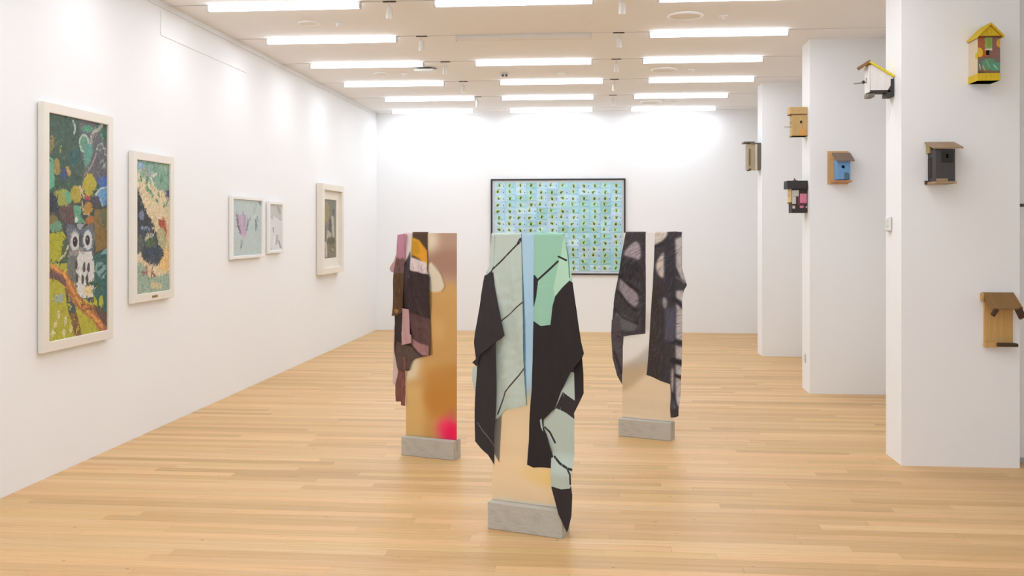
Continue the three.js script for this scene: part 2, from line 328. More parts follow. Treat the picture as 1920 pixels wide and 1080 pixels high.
const paleTex = canvasTex(420, 360, (g, w, h) => {
  g.fillStyle = css([190, 204, 200]); g.fillRect(0, 0, w, h); g.scale(w / 400, h / 860);
  for (let i = 0; i < 160; i++) line(g, [[rr(0, 400), rr(0, 860)], [rr(0, 400), rr(0, 860)]].map((p, j, a) => j ? [a[0][0] + rr(-40, 40), a[0][1] + rr(-80, 80)] : p), rr(10, 40), [[182, 198, 196], [198, 208, 204], [188, 200, 190], [194, 204, 208]][rnd() * 4 | 0], 0.5);
  const S = (p, wd, c, a = 0.85) => line(g, p, wd, c, a);
  blob(g, [[40, 220], [110, 240], [190, 240], [180, 380], [200, 560], [130, 560], [100, 480], [60, 400]], [190, 164, 188], 0.85);
  S([[60, 250], [75, 400], [110, 520]], 22, [112, 90, 104]); S([[80, 260], [110, 390]], 26, [196, 168, 190]); S([[125, 240], [135, 380]], 24, [200, 172, 198]); S([[170, 240], [160, 400]], 20, [176, 146, 172]);
  S([[140, 180], [150, 240]], 18, [160, 150, 170]); S([[210, 330], [190, 470]], 20, [110, 116, 120]); S([[240, 290], [215, 320]], 18, [120, 132, 136]);
  S([[320, 310], [322, 440], [318, 470]], 20, [92, 112, 124]); S([[340, 250], [350, 330]], 16, [130, 138, 138]); S([[300, 230], [315, 300]], 14, [224, 230, 228]);
  S([[130, 560], [160, 600]], 34, [208, 184, 200]); S([[130, 640], [115, 740]], 20, [120, 126, 124]); S([[365, 20], [395, 60]], 30, [116, 126, 118]); S([[330, 60], [290, 200]], 30, [176, 188, 184]);
  brushwork(g, w, h, 1600, 9, 5, 16, 14);
});
const mistTex = canvasTex(200, 240, (g, w, h) => {
  g.fillStyle = css([222, 220, 220]); g.fillRect(0, 0, w, h); g.scale(w / 150, h / 740);
  const S = (p, wd, c, a = 0.8) => line(g, p, wd, c, a);
  poly(g, [[0, 10], [150, 20], [150, 250], [60, 200], [0, 240]], [196, 196, 190], 0.9);
  S([[110, 50], [130, 130]], 34, [164, 164, 156]); S([[20, 210], [40, 230]], 22, [184, 180, 174]); S([[125, 235], [145, 245]], 20, [172, 168, 166]);
  S([[48, 370], [52, 450]], 12, [150, 150, 154]); S([[2, 460], [10, 490]], 14, [178, 176, 180]); S([[100, 500], [85, 640]], 24, [172, 168, 172]); S([[115, 590], [140, 700]], 22, [150, 146, 150]); S([[10, 690], [20, 720]], 20, [196, 190, 186]); S([[60, 520], [55, 640]], 16, [236, 236, 234]);
  brushwork(g, w, h, 700, 7, 4, 12);
});
const woodlandTex = canvasTex(260, 420, (g, w, h) => {
  g.fillStyle = css([128, 122, 104]); g.fillRect(0, 0, w, h); g.scale(w / 110, h / 740);
  const S = (p, wd, c, a = 0.9) => line(g, p, wd, c, a);
  poly(g, [[0, 0], [110, 0], [110, 180], [60, 240], [0, 120]], [120, 122, 110]);
  blob(g, [[10, 30], [50, 20], [60, 180], [40, 310], [10, 280]], [152, 138, 88]);
  S([[12, 20], [4, 240]], 8, [70, 64, 50]); S([[90, 120], [85, 200]], 14, [84, 84, 78]);
  S([[70, 240], [55, 400]], 26, [84, 80, 70]); S([[80, 210], [90, 460], [70, 520]], 20, [186, 184, 172]); S([[15, 340], [12, 660]], 18, [88, 82, 72]); S([[45, 400], [40, 520]], 18, [190, 182, 160]); S([[60, 420], [62, 480]], 12, [200, 194, 180]);
  blob(g, [[30, 480], [100, 470], [105, 580], [40, 570]], [96, 86, 56]); blob(g, [[40, 590], [100, 570], [105, 690], [60, 680]], [120, 106, 72]);
  S([[25, 540], [30, 720]], 16, [206, 196, 176]); S([[75, 620], [90, 650]], 14, [176, 168, 140]); S([[45, 690], [50, 725]], 14, [120, 96, 72]);
  brushwork(g, w, h, 1600, 8, 4, 40, 12);
});
const frameCream = mat(0xece5d8, 0.5), frameWhite = mat(0xf2f0ea, 0.5), frameDeep = mat(0xeee6d8, 0.55);
framed('framed_painting', 'tall painting of an owl on a branch in a broad off-white frame', -5.475, -6.30, 0.764, 2.262, 0.062, 0.045, frameCream, paintMat(owlTex), { inset: 0.028 });
{
  const g = framed('framed_painting', 'narrow painting of a dark rooster on cream in a pale frame', -6.585, -7.243, 0.975, 2.058, 0.060, 0.045, frameCream, paintMat(roosterTex), { inset: 0.028 });
  part('nameplate', rbox(0.085, 0.016, 0.003, 0.001), mat(0x9a7b45, 0.35, { metalness: 0.8 }), g, [0.0, 0.030, 0.0465]).userData.label = 'small brass nameplate';
}
framed('framed_painting', 'squarish pale blue-grey abstract with lilac smear in a thin white frame', -8.45, -9.26, 1.228, 1.805, 0.030, 0.04, frameWhite, paintMat(paleTex), { inset: 0.022 });
framed('framed_painting', 'smallest picture, faint grey marks on white, in a thin white frame', -9.43, -9.86, 1.258, 1.782, 0.030, 0.04, frameWhite, paintMat(mistTex), { inset: 0.022 });
framed('framed_painting', 'dark olive picture set deep in a thick cream stepped frame', -11.15, -12.09, 0.965, 2.045, 0.075, 0.085, frameDeep, paintMat(woodlandTex), { slip: 0.11, inset: 0.024 });

// ---------------------------------------------------------------- large blue grid picture on the back wall
{
  const x0 = -1.612, x1 = 0.362, y0 = 0.834, y1 = 2.242, w = x1 - x0, h = y1 - y0;
  const g = thing('framed_print_grid', 'large black-framed picture of many small blue prints with green sprigs', 'picture', [(x0 + x1) / 2, y0, BZ]);
  const black = mat(0x1c1b1b, 0.45), bw = 0.022;
  for (const [bx, by, ww, hh, n] of [[0, h - bw / 2, w, bw, 'top_rail'], [0, bw / 2, w, bw, 'bottom_rail'], [-w / 2 + bw / 2, h / 2, bw, h - 2 * bw, 'side_rail'], [w / 2 - bw / 2, h / 2, bw, h - 2 * bw, 'side_rail']])
    part(n, rbox(ww, hh, 0.036, 0.003), black, g, [bx, by, 0.019]);
  part('mount', box(w - 2 * bw, h - 2 * bw, 0.008), mat(0xe9eff0, 0.6), g, [0, h / 2, 0.006]);
  const NC = 12, NR = 14, mx = 0.030, cw = (w - 2 * bw - 2 * mx) / NC, ch = (h - 2 * bw - 2 * mx) / NR, V = 4;
  const atlas = canvasTex(512, 352, (c, W, H) => {
    const tw = W / V, th = H / V;
    for (let j = 0; j < V; j++) for (let i = 0; i < V; i++) {
      c.save(); c.beginPath(); c.rect(i * tw, j * th, tw, th); c.clip(); c.translate(i * tw, j * th);
      const sky = [[166, 216, 228], [182, 218, 240], [156, 212, 216], [196, 226, 242]][(i + j * 3) % 4];
      c.fillStyle = css(sky); c.fillRect(0, 0, tw, th);
      for (let k = 0; k < 14; k++) { const x = rr(0, tw), y = rr(0, th); line(c, [[x, y], [x + rr(-40, 40), y + rr(-14, 14)]], rr(4, 16), [[160, 216, 214], [186, 214, 240], [190, 232, 222], [128, 196, 216]][rnd() * 4 | 0], 0.4); }
      const cx = tw * rr(0.3, 0.5), cy = th * rr(0.42, 0.62), an = rr(-0.9, 0.9);
      oval(c, [cx, cy], tw * 0.22, th * 0.36, [196, 222, 132], 0.7);
      for (let k = 0; k < 7; k++) { const q = an + rr(-0.9, 0.9), l = rr(10, 26); line(c, [[cx, cy], [cx + Math.sin(q) * l, cy - Math.cos(q) * l]], rr(5, 10), [[112, 142, 48], [150, 176, 60], [84, 104, 40], [62, 84, 42]][rnd() * 4 | 0]); }
      oval(c, [cx + rr(-4, 4), cy + 6], rr(9, 13), rr(12, 18), [44, 72, 34]);
      if ((i + j) % 2) { oval(c, [tw * 0.86, th * 0.6], 6, 10, [52, 92, 98], 0.9); }
      else line(c, [[cx, th * 0.84], [cx + tw * 0.45, th * 0.84]], 5, [86, 134, 130], 0.7);
      line(c, [[0, 1], [tw, 1]], 3, [206, 232, 240], 0.8); line(c, [[1, 0], [1, th]], 2, [120, 178, 206], 0.7);
      c.restore();
    }
  });
  const pm = new THREE.MeshPhysicalMaterial({ map: atlas, roughness: 0.32, clearcoat: 1, clearcoatRoughness: 0.10, bumpMap: noiseTex(128, 0.05, 0.5), bumpScale: 0.004 });
  const geos = []; for (let k = 0; k < V * V; k++) {
    const q = box(cw - 0.0015, ch - 0.0015, 0.0012), uv = q.attributes.uv, i = k % V, j = k / V | 0;
    for (let n = 0; n < uv.count; n++) uv.setXY(n, (i + 0.01 + uv.getX(n) * 0.98) / V, (j + 0.01 + uv.getY(n) * 0.98) / V); geos.push(q);
  }
  for (let r = 0; r < NR; r++) for (let c = 0; c < NC; c++)
    part('small_print', geos[rnd() * V * V | 0], pm, g, [-w / 2 + bw + mx + (c + 0.5) * cw, h - bw - mx - (r + 0.5) * ch, 0.0185], [rr(-0.03, 0.085), rr(-0.05, 0.05), 0]);
}

// ---------------------------------------------------------------- three standing panels in concrete blocks, with scarves over them
const concreteTex = canvasTex(512, 256, (g, w, h) => {
  g.fillStyle = css([194, 188, 174]); g.fillRect(0, 0, w, h);
  for (let i = 0; i < 5000; i++) oval(g, [rr(0, w), rr(0, h)], rr(0.5, 2), rr(0.5, 2), rnd() < 0.5 ? [150, 144, 132] : [198, 193, 182], 0.3);
  for (let i = 0; i < 24; i++) blob(g, [[0, 0], [60, 10], [70, 40], [10, 50]].map(([x, y]) => [x + 0, y]).map(([x, y], k, a) => [x + (a.ox ??= rr(0, w)), y + (a.oy ??= rr(0, h))]), rnd() < 0.5 ? [164, 158, 146] : [190, 185, 172], 0.22);
  for (let i = 0; i < 26; i++) oval(g, [rr(0, w), rr(0, h)], rr(1.5, 3.5), rr(1, 3), [118, 110, 98], 0.6);
});
concreteTex.wrapS = concreteTex.wrapT = THREE.RepeatWrapping;
const concrete = new THREE.MeshPhysicalMaterial({ map: concreteTex, roughness: 0.85, bumpMap: noiseTex(128, 0.12, 0.5), bumpScale: 0.0012 });
const TOP = 1475;
const STAND = { F: { p: [-0.3578, 0, -4.8132], a: 19.55, len: 0.40 }, L: { p: [-1.1173, 0, -6.3405], a: 18.8, len: 0.39 }, R: { p: [0.3298, 0, -7.0581], a: 21.5, len: 0.39, lean: 1.3 } };
function concreteBlock(len, bh, bd) {                          // block with an open slot along its top that shows at both ends
  const s = new THREE.Shape(), c = 0.003, sw = 0.006, sd = 0.075;
  [[-bd / 2 + c, 0], [bd / 2 - c, 0], [bd / 2, c], [bd / 2, bh - c], [bd / 2 - c, bh], [sw, bh], [sw, bh - sd], [-sw, bh - sd], [-sw, bh], [-bd / 2 + c, bh], [-bd / 2, bh - c], [-bd / 2, c]].forEach((p, i) => i ? s.lineTo(...p) : s.moveTo(...p));
  const g = new THREE.ExtrudeGeometry(s, { depth: len, bevelEnabled: false }); g.translate(0, 0, -len / 2).rotateY(-Math.PI / 2);
  const p = g.attributes.position, n = g.attributes.normal, uv = g.attributes.uv;
  for (let i = 0; i < uv.count; i++) Math.abs(n.getX(i)) > 0.6 ? uv.setXY(i, p.getZ(i) * 2.5, p.getY(i) * 5) : uv.setXY(i, p.getX(i) * 2.5, (p.getY(i) + p.getZ(i)) * 5);
  return g;
}
function stand(k, label, panelMat, bh, pw, uOff, panelLabel) {
  const S = STAND[k], g = thing('panel_sculpture', label, 'sculpture', S.p, -S.a * Math.PI / 180);
  part('concrete_block', concreteBlock(S.len, bh, 0.10), concrete, g);
  const ph = TOP / 1000 - (bh - 0.075);
  const p = part('printed_panel', box(pw, ph, 0.004), panelMat, g, [uOff, (bh - 0.075) + ph / 2, 0]);
  if (S.lean) { const pv = bh - 0.075, an = S.lean * Math.PI / 180; p.rotation.x = -an; p.position.set(uOff, pv + Math.cos(an) * ph / 2, -Math.sin(an) * ph / 2); }   // sits back a little in its slot
  if (panelLabel) p.userData.label = panelLabel;
  return g;
}
const panelTex = (fn) => canvasTex(385, 1426, (g, w, h) => { fn(g, w, h); });
const P = (u, v) => [u + 190, 1475 - v];                       // panel millimetres to print
// left panel: blurred gold and mauve print with a pink bloom
const goldTex = panelTex((g, w, h) => {
  g.fillStyle = css([216, 170, 104]); g.fillRect(0, 0, w, h); g.filter = 'blur(26px)';
  poly(g, [[-40, -40], [430, -40], [430, 330], [-40, 280]], [192, 156, 132]); poly(g, [[130, 130], [430, 90], [430, 290], [120, 260]], [176, 136, 112]);
  poly(g, [[150, -30], [235, -30], [255, 70], [190, 130], [120, 110]], [236, 218, 188]);
  poly(g, [[210, 430], [430, 420], [430, 900], [220, 860]], [214, 166, 98]); poly(g, [[180, 560], [300, 580], [280, 720], [190, 700]], [220, 178, 112]);
  poly(g, [[-40, 790], [120, 800], [90, 970], [-40, 1010]], [240, 224, 190]); poly(g, [[-40, 1010], [140, 1020], [140, 1460], [-40, 1460]], [230, 196, 132]);
  poly(g, [[170, 900], [430, 840], [430, 1190], [200, 1220], [140, 1100]], [206, 150, 74]);
  oval(g, [318, 1290], 84, 84, [255, 84, 128]); oval(g, [350, 1310], 60, 76, [255, 30, 104]); oval(g, [350, 1190], 34, 26, [206, 112, 108]);
  g.filter = 'blur(5px)'; blob(g, [[-23,1295],[41,1264],[93,1178],[109,1111],[49,1082],[-27,1090]].map(p => P(...p)), [232, 218, 192]); line(g, [[17,1275],[81,1205],[109,1129],[89,1093]].map(p => P(...p)), 8, [140, 106, 84], 0.7);  // pale petal and dark rim: the scarf's reflection painted into the print
  g.filter = 'none';
});
// front panel: pale blue upper print on mirror
const blueTex = panelTex((g, w, h) => {
  g.fillStyle = css([252, 244, 224]); g.fillRect(0, 0, w, h); g.filter = 'blur(22px)';
  poly(g, [[-40, -40], [430, -40], [430, 640], [300, 860], [-40, 700]], [190, 226, 248]); poly(g, [[200, 300], [430, 300], [430, 520], [200, 620]], [180, 220, 244]);
  poly(g, [[120, 1180], [430, 1170], [430, 1270], [260, 1240]], [252, 238, 176]); g.filter = 'none';
});
const silverTex = panelTex((g, w, h) => {
  g.fillStyle = css([240, 238, 232]); g.fillRect(0, 0, w, h); g.filter = 'blur(16px)';
  poly(g, [[-40, 500], [180, 560], [220, 700], [120, 760], [-40, 780]], [218, 216, 208]); poly(g, [[-40, 800], [230, 700], [250, 780], [40, 960], [-40, 980]], [246, 244, 238]);
  poly(g, [[-40, 1000], [120, 900], [220, 800], [250, 960], [60, 1130], [-40, 1180]], [208, 202, 190]); g.filter = 'none';
});
const mirrorPrint = (tex, metalness, roughness) => new THREE.MeshPhysicalMaterial({ map: tex, metalness, roughness });
stand('F', 'nearest standing panel, pale blue and mirror-like, in a concrete block', mirrorPrint(blueTex, 0.72, 0.09), 0.135, 0.385, -0.006, 'pale blue mirrored sheet');
stand('L', 'standing panel with blurred gold print and pink bloom, in a concrete block', mirrorPrint(goldTex, 0.40, 0.16), 0.124, 0.380, 0.003, 'gold and pink printed sheet');
stand('R', 'silvery mirror panel standing farthest back, in a concrete block', mirrorPrint(silverTex, 0.82, 0.08), 0.128, 0.385, 0.008, 'silvery mirrored sheet');

// a hanging cloth: outline in panel millimetres (u across, v up), bent over the panel's top edge where it runs past TOP
function clothGeometry(outline, zf, res = 9, th = 1.6, R = 6) {
  const us = outline.map(p => p[0]), vs = outline.map(p => p[1]), u0 = Math.min(...us), u1 = Math.max(...us), v0 = Math.min(...vs), v1 = Math.max(...vs);
  const clip = (pts, ax, lim, keepLess) => {
    const out = []; const ins = (p) => keepLess ? p[ax] <= lim : p[ax] >= lim;
    pts.forEach((p, i) => { const q = pts[(i + 1) % pts.length]; if (ins(p)) out.push(p); if (ins(p) !== ins(q)) { const t = (lim - p[ax]) / (q[ax] - p[ax]); const r = [p[0] + (q[0] - p[0]) * t, p[1] + (q[1] - p[1]) * t]; r[ax] = lim; out.push(r); } });
    return out;
  };
  const verts = [], index = new Map(), tris = [];
  const vid = (p) => { const k = Math.round(p[0] * 20) + ',' + Math.round(p[1] * 20); if (!index.has(k)) { index.set(k, verts.length); verts.push(p); } return index.get(k); };
  for (let a = Math.floor(v0 / res) * res; a < v1; a += res) {
    const row = clip(clip(outline, 1, a, false), 1, a + res, true); if (row.length < 3) continue;
    for (let b = Math.floor(u0 / res) * res; b < u1; b += res) {
      const c = clip(clip(row, 0, b, false), 0, b + res, true); if (c.length < 3) continue;
      const cc = c.filter((p, i) => { const q = c[(i + 1) % c.length]; return Math.hypot(p[0] - q[0], p[1] - q[1]) > 0.06; }); if (cc.length < 3) continue;
      for (const t of THREE.ShapeUtils.triangulateShape(cc.map(p => new THREE.Vector2(...p)), [])) {
        const i = t.map(k => vid(cc[k])); if (i[0] === i[1] || i[1] === i[2] || i[0] === i[2]) continue;
        const [A, B, C] = i.map(k => verts[k]); if ((B[0] - A[0]) * (C[1] - A[1]) - (C[0] - A[0]) * (B[1] - A[1]) < 0) i.reverse(); tris.push(i);
      }
    }
  }
  const place = (p, off) => {
    const [u, v] = p, over = v - TOP;
    if (over <= 0) { const z = zf(u, v); return [u, v, z + off]; }
    const r = zf(u, TOP), L = Math.PI * r; 
    if (over < L) { const an = over / r; return [u, TOP + Math.sin(an) * (r + off), Math.cos(an) * (r + off)]; }
    return [u, TOP - (over - L), -(r + off) - 0.03 * Math.min(over - L, 200) * (0.5 + 0.5 * Math.sin(u * 0.06))];
  };
  const n = verts.length, pos = [], uv = [], idx = [];
  for (const s of [1, -1]) for (const p of verts) { const q = place(p, s * th / 2); pos.push(q[0] / 1000, q[1] / 1000, q[2] / 1000); uv.push(p[0], p[1] > TOP ? 2 * TOP - p[1] : p[1]); }
  const edge = new Map();
  for (const [a, b, c] of tris) { idx.push(a, b, c, c + n, b + n, a + n); for (const [p, q] of [[a, b], [b, c], [c, a]]) { if (edge.has(q + '_' + p)) edge.delete(q + '_' + p); else edge.set(p + '_' + q, [p, q]); } }
  for (const [p, q] of edge.values()) idx.push(p, p + n, q, q, p + n, q + n);
  const g = new THREE.BufferGeometry();
  g.setAttribute('position', new THREE.Float32BufferAttribute(pos, 3)); g.setAttribute('uv', new THREE.Float32BufferAttribute(uv, 2)); g.setIndex(idx);
  g.computeVertexNormals(); return g;
}
function clothMap(u0, u1, v0, v1, draw, k = 1.2) {             // print on a scarf, drawn in panel millimetres
  const t = canvasTex(Math.round((u1 - u0) * k), Math.round((v1 - v0) * k), (g, w, h) => { g.setTransform(k, 0, 0, -k, -u0 * k, v1 * k); draw(g); g.setTransform(1, 0, 0, 1, 0, 0); });
  t.repeat.set(1 / (u1 - u0), 1 / (v1 - v0)); t.offset.set(-u0 / (u1 - u0), -v0 / (v1 - v0)); return t;
}
const weave = noiseTex(256, 0.35, 0.4); weave.repeat.set(0.012, 0.012);
const clothMat = (map, roughness = 0.85, sheen = 0.15) => new THREE.MeshPhysicalMaterial({ map, roughness, sheen, sheenRoughness: 0.6, bumpMap: weave, bumpScale: 0.0006, side: THREE.DoubleSide });
function scarf(k, label, group) { const S = STAND[k], t = thing('draped_scarf', label, 'scarf', S.p, 0, group); t.rotation.order = 'YXZ'; t.rotation.set(-(S.lean || 0) * Math.PI / 180, -S.a * Math.PI / 180, 0); return t; }
const ramp = (x, a, b) => { const t = Math.max(0, Math.min(1, (x - a) / (b - a))); return t * t * (3 - 2 * t); };
// fold depth grows as the cloth falls below the top edge
const folds = (z0, amp, wl, ph = 0, skew = 0.15, rise = 0) => (u, v) => z0 + rise * ramp(TOP - v, 60, 700) + ramp(TOP - v, 10, 260) * amp * (0.9 + 0.7 * Math.sin((u + skew * v) * 2 * Math.PI / wl + ph) + 0.5 * noise.noise(u * 0.012, v * 0.006, ph) + 0.55 * noise.noise(u * 0.035, v * 0.03, ph + 5));
const over = (pts, L) => { // first two points are the top edge, left then right: run the cloth on over the top and down the back
  const [a, b] = pts; return [[a[0], TOP + L], [b[0], TOP + L], ...pts.slice(1), pts[0]];
};

// --- front stand, pale scarf on the left
{
  const pale = [196, 208, 194], black = [50, 43, 45];
  const map = clothMap(-320, 30, 180, 1520, (g) => {
    g.fillStyle = css(pale); g.fillRect(-330, 170, 370, 1360);
    line(g, [[-39,1442],[-190,1298]], 8, [58, 46, 44]); line(g, [[-39,1450],[-51,1431]], 15, [50, 43, 45]);
    line(g, [[-16,1145],[-175,1011]], 6, [72, 58, 52]);
    line(g, [[-15,811],[-121,684],[-162,571]], 7, [78, 62, 54]);
    for (let i = 0; i < 60; i++) line(g, [[rr(-230, 0), rr(500, 1470)], [0, 0]].map((p, j, a) => j ? [a[0][0] + rr(-3, 3), a[0][1] + rr(-160, 160)] : p), rr(2, 10), rnd() < 0.5 ? [188, 201, 188] : [204, 214, 202], 0.25);
  });
  const dark = clothMap(-320, 30, 180, 1520, (g) => {
    g.fillStyle = css(black); g.fillRect(-330, 170, 370, 1360);
    poly(g, [...[[-319,1500],[-139,1500],[-186,1312],[-198,1290],[-219,1271],[-258,1257]], [[-319,1256]][0]], pale);
    line(g, [[-261,524],[-231,481],[-195,441],[-168,412]], 3, [138, 128, 126]);
    for (let i = 0; i < 240; i++) line(g, [[rr(-320, 0), rr(180, 1400)], [0, 0]].map((p, j, a) => j ? [a[0][0] + rr(-12, 12), a[0][1] + rr(-60, 60)] : p), rr(1, 5), rnd() < 0.5 ? [60, 52, 53] : [42, 36, 38], 0.3);
  });
  const s = scarf('F', 'pale grey-green scarf with black corner, on the left of the nearest panel');
  part('front_fall', clothGeometry(over([[-201,1476],[-37,1477],[-34,1394],[-22,1036],[-19,810],[-7,625],[-69,607],[-122,593],[-163,549],[-175,543],[-184,558],[-184,921],[-199,1258]], 560), folds(6, 7, 110, 1.0)), clothMat(map), s);
  const fz = (u, v) => 9 + 40 * ramp(TOP - v, 20, 620) + ramp(TOP - v, 120, 400) * 7 * Math.sin((u + 0.3 * v) * 0.05);
  part('black_corner', clothGeometry([[-199,1468],[-182,1468],[-185,1286],[-176,1219],[-159,1152],[-126,1033],[-108,973],[-123,956],[-168,930],[-242,867],[-266,809],[-291,827],[-269,847],[-278,919],[-278,933],[-263,1028],[-251,1166],[-233,1266],[-209,1312]], fz), clothMat(dark), s).userData.label = 'black pointed corner';
  part('lower_fall', clothGeometry([[-248,1016],[-159,1020],[-159,780],[-162,563],[-168,472],[-172,317],[-206,367],[-280,427],[-280,502],[-275,692],[-269,800]], (u, v) => 36 + 5 * Math.sin((u + 0.2 * v) * 0.07) - 22 * ramp(v, 930, 1010)), clothMat(dark), s);
  part('turned_edge', clothGeometry([[-295,802],[-268,809],[-271,676],[-286,683],[-301,736]], folds(24, 4, 60)), clothMat(map), s);
}
// --- front stand, mint and black scarf on the right
{
  const mint = [158, 206, 178], black = [40, 33, 34], pale = [190, 202, 188];
  const map = clothMap(-60, 330, 20, 1520, (g) => {
    g.fillStyle = css(black); g.fillRect(-70, 10, 420, 1520);
    poly(g, [[2,1500],[229,1500],[284,1319],[284,1216],[223,1253],[187,1214],[148,1171],[134,1123],[125,1031],[77,1025],[35,1046],[2,1045]], mint);
    poly(g, [[196,1500],[229,1500],[271,1319],[223,1248],[179,1208],[145,1171],[139,1212],[162,1317],[179,1375]], [186, 224, 194]);
    poly(g, [[2,1275],[40,1274],[60,1252],[51,1168],[37,1120],[2,1103]], black);
    line(g, [[54,1247],[162,1343]], 10, [48, 38, 38]); line(g, [[165,1367],[207,1349]], 9, [48, 38, 38]); line(g, [[201,1458],[218,1355],[226,1266]], 6, [96, 150, 128]);
    line(g, [[60,1216],[128,1228]], 3, [176, 216, 190], 0.7);  // pale crease, like the teal fold line above, is fold shading put in colour
    for (let i = 0; i < 120; i++) line(g, [[rr(-40, 320), rr(20, 960)], [0, 0]].map((p, j, a) => j ? [a[0][0] + rr(-14, 14), a[0][1] + rr(-60, 60)] : p), rr(1, 5), [50, 42, 42], 0.3);
  });
  const low = clothMap(-60, 330, 20, 1520, (g) => {
    g.fillStyle = css(pale); g.fillRect(-70, 10, 420, 1520);
    poly(g, [[95,898],[345,937],[318,712],[252,669],[245,803],[151,823]], black);
    poly(g, [[135,592],[188,706],[252,669],[312,712],[268,572],[207,606],[154,625]], [52, 44, 46]);
    line(g, [[95,526],[123,505],[151,458]], 10, black); line(g, [[151,390],[185,363],[227,343],[263,339]], 10, black); line(g, [[224,343],[244,317],[246,273]], 8, black);
    poly(g, [[123,252],[160,251],[202,245],[244,252],[252,274],[290,291],[290,8],[123,-14]], [50, 42, 44]);
    for (let i = 0; i < 50; i++) line(g, [[rr(80, 240), rr(300, 800)], [0, 0]].map((p, j, a) => j ? [a[0][0] + rr(-4, 4), a[0][1] + rr(-60, 60)] : p), rr(2, 8), rnd() < 0.5 ? [178, 192, 178] : [200, 210, 198], 0.3);
  });
  const s = scarf('F', 'mint green and black scarf, on the right of the nearest panel');
  const fz = (u, v) => 7 + ramp(TOP - v, 30, 500) * (9 + 8 * Math.sin(u * 0.045 + v * 0.004) + 12 * ramp(u, 120, 280) + 3 * noise.noise(u * 0.03, v * 0.012, 2));
  part('front_fall', clothGeometry(over([[34,1477],[191,1477],[213,1396],[235,1280],[246,1213],[266,1097],[282,997],[288,958],[302,902],[293,878],[241,811],[180,711],[149,622],[89,563],[89,526],[106,493],[143,389],[146,332],[36,323],[4,336],[12,442],[15,588],[23,710],[31,998],[33,1049]], 520), fz), clothMat(map), s);
  part('lower_fall', clothGeometry([[176,900],[282,931],[294,803],[296,707],[249,608],[252,580],[250,515],[252,333],[249,268],[256,222],[252,121],[238,59],[231,40],[185,123],[148,244],[142,332],[126,425],[74,526],[69,559],[114,618],[142,741]], (u, v) => 3 + 3 * Math.sin(u * 0.06 + v * 0.01) + 12 * ramp(v, 900, 500) + 44 * ramp(v, 420, 300)), clothMat(low), s).userData.label = 'pale green tail with black branch lines and black tip';
}
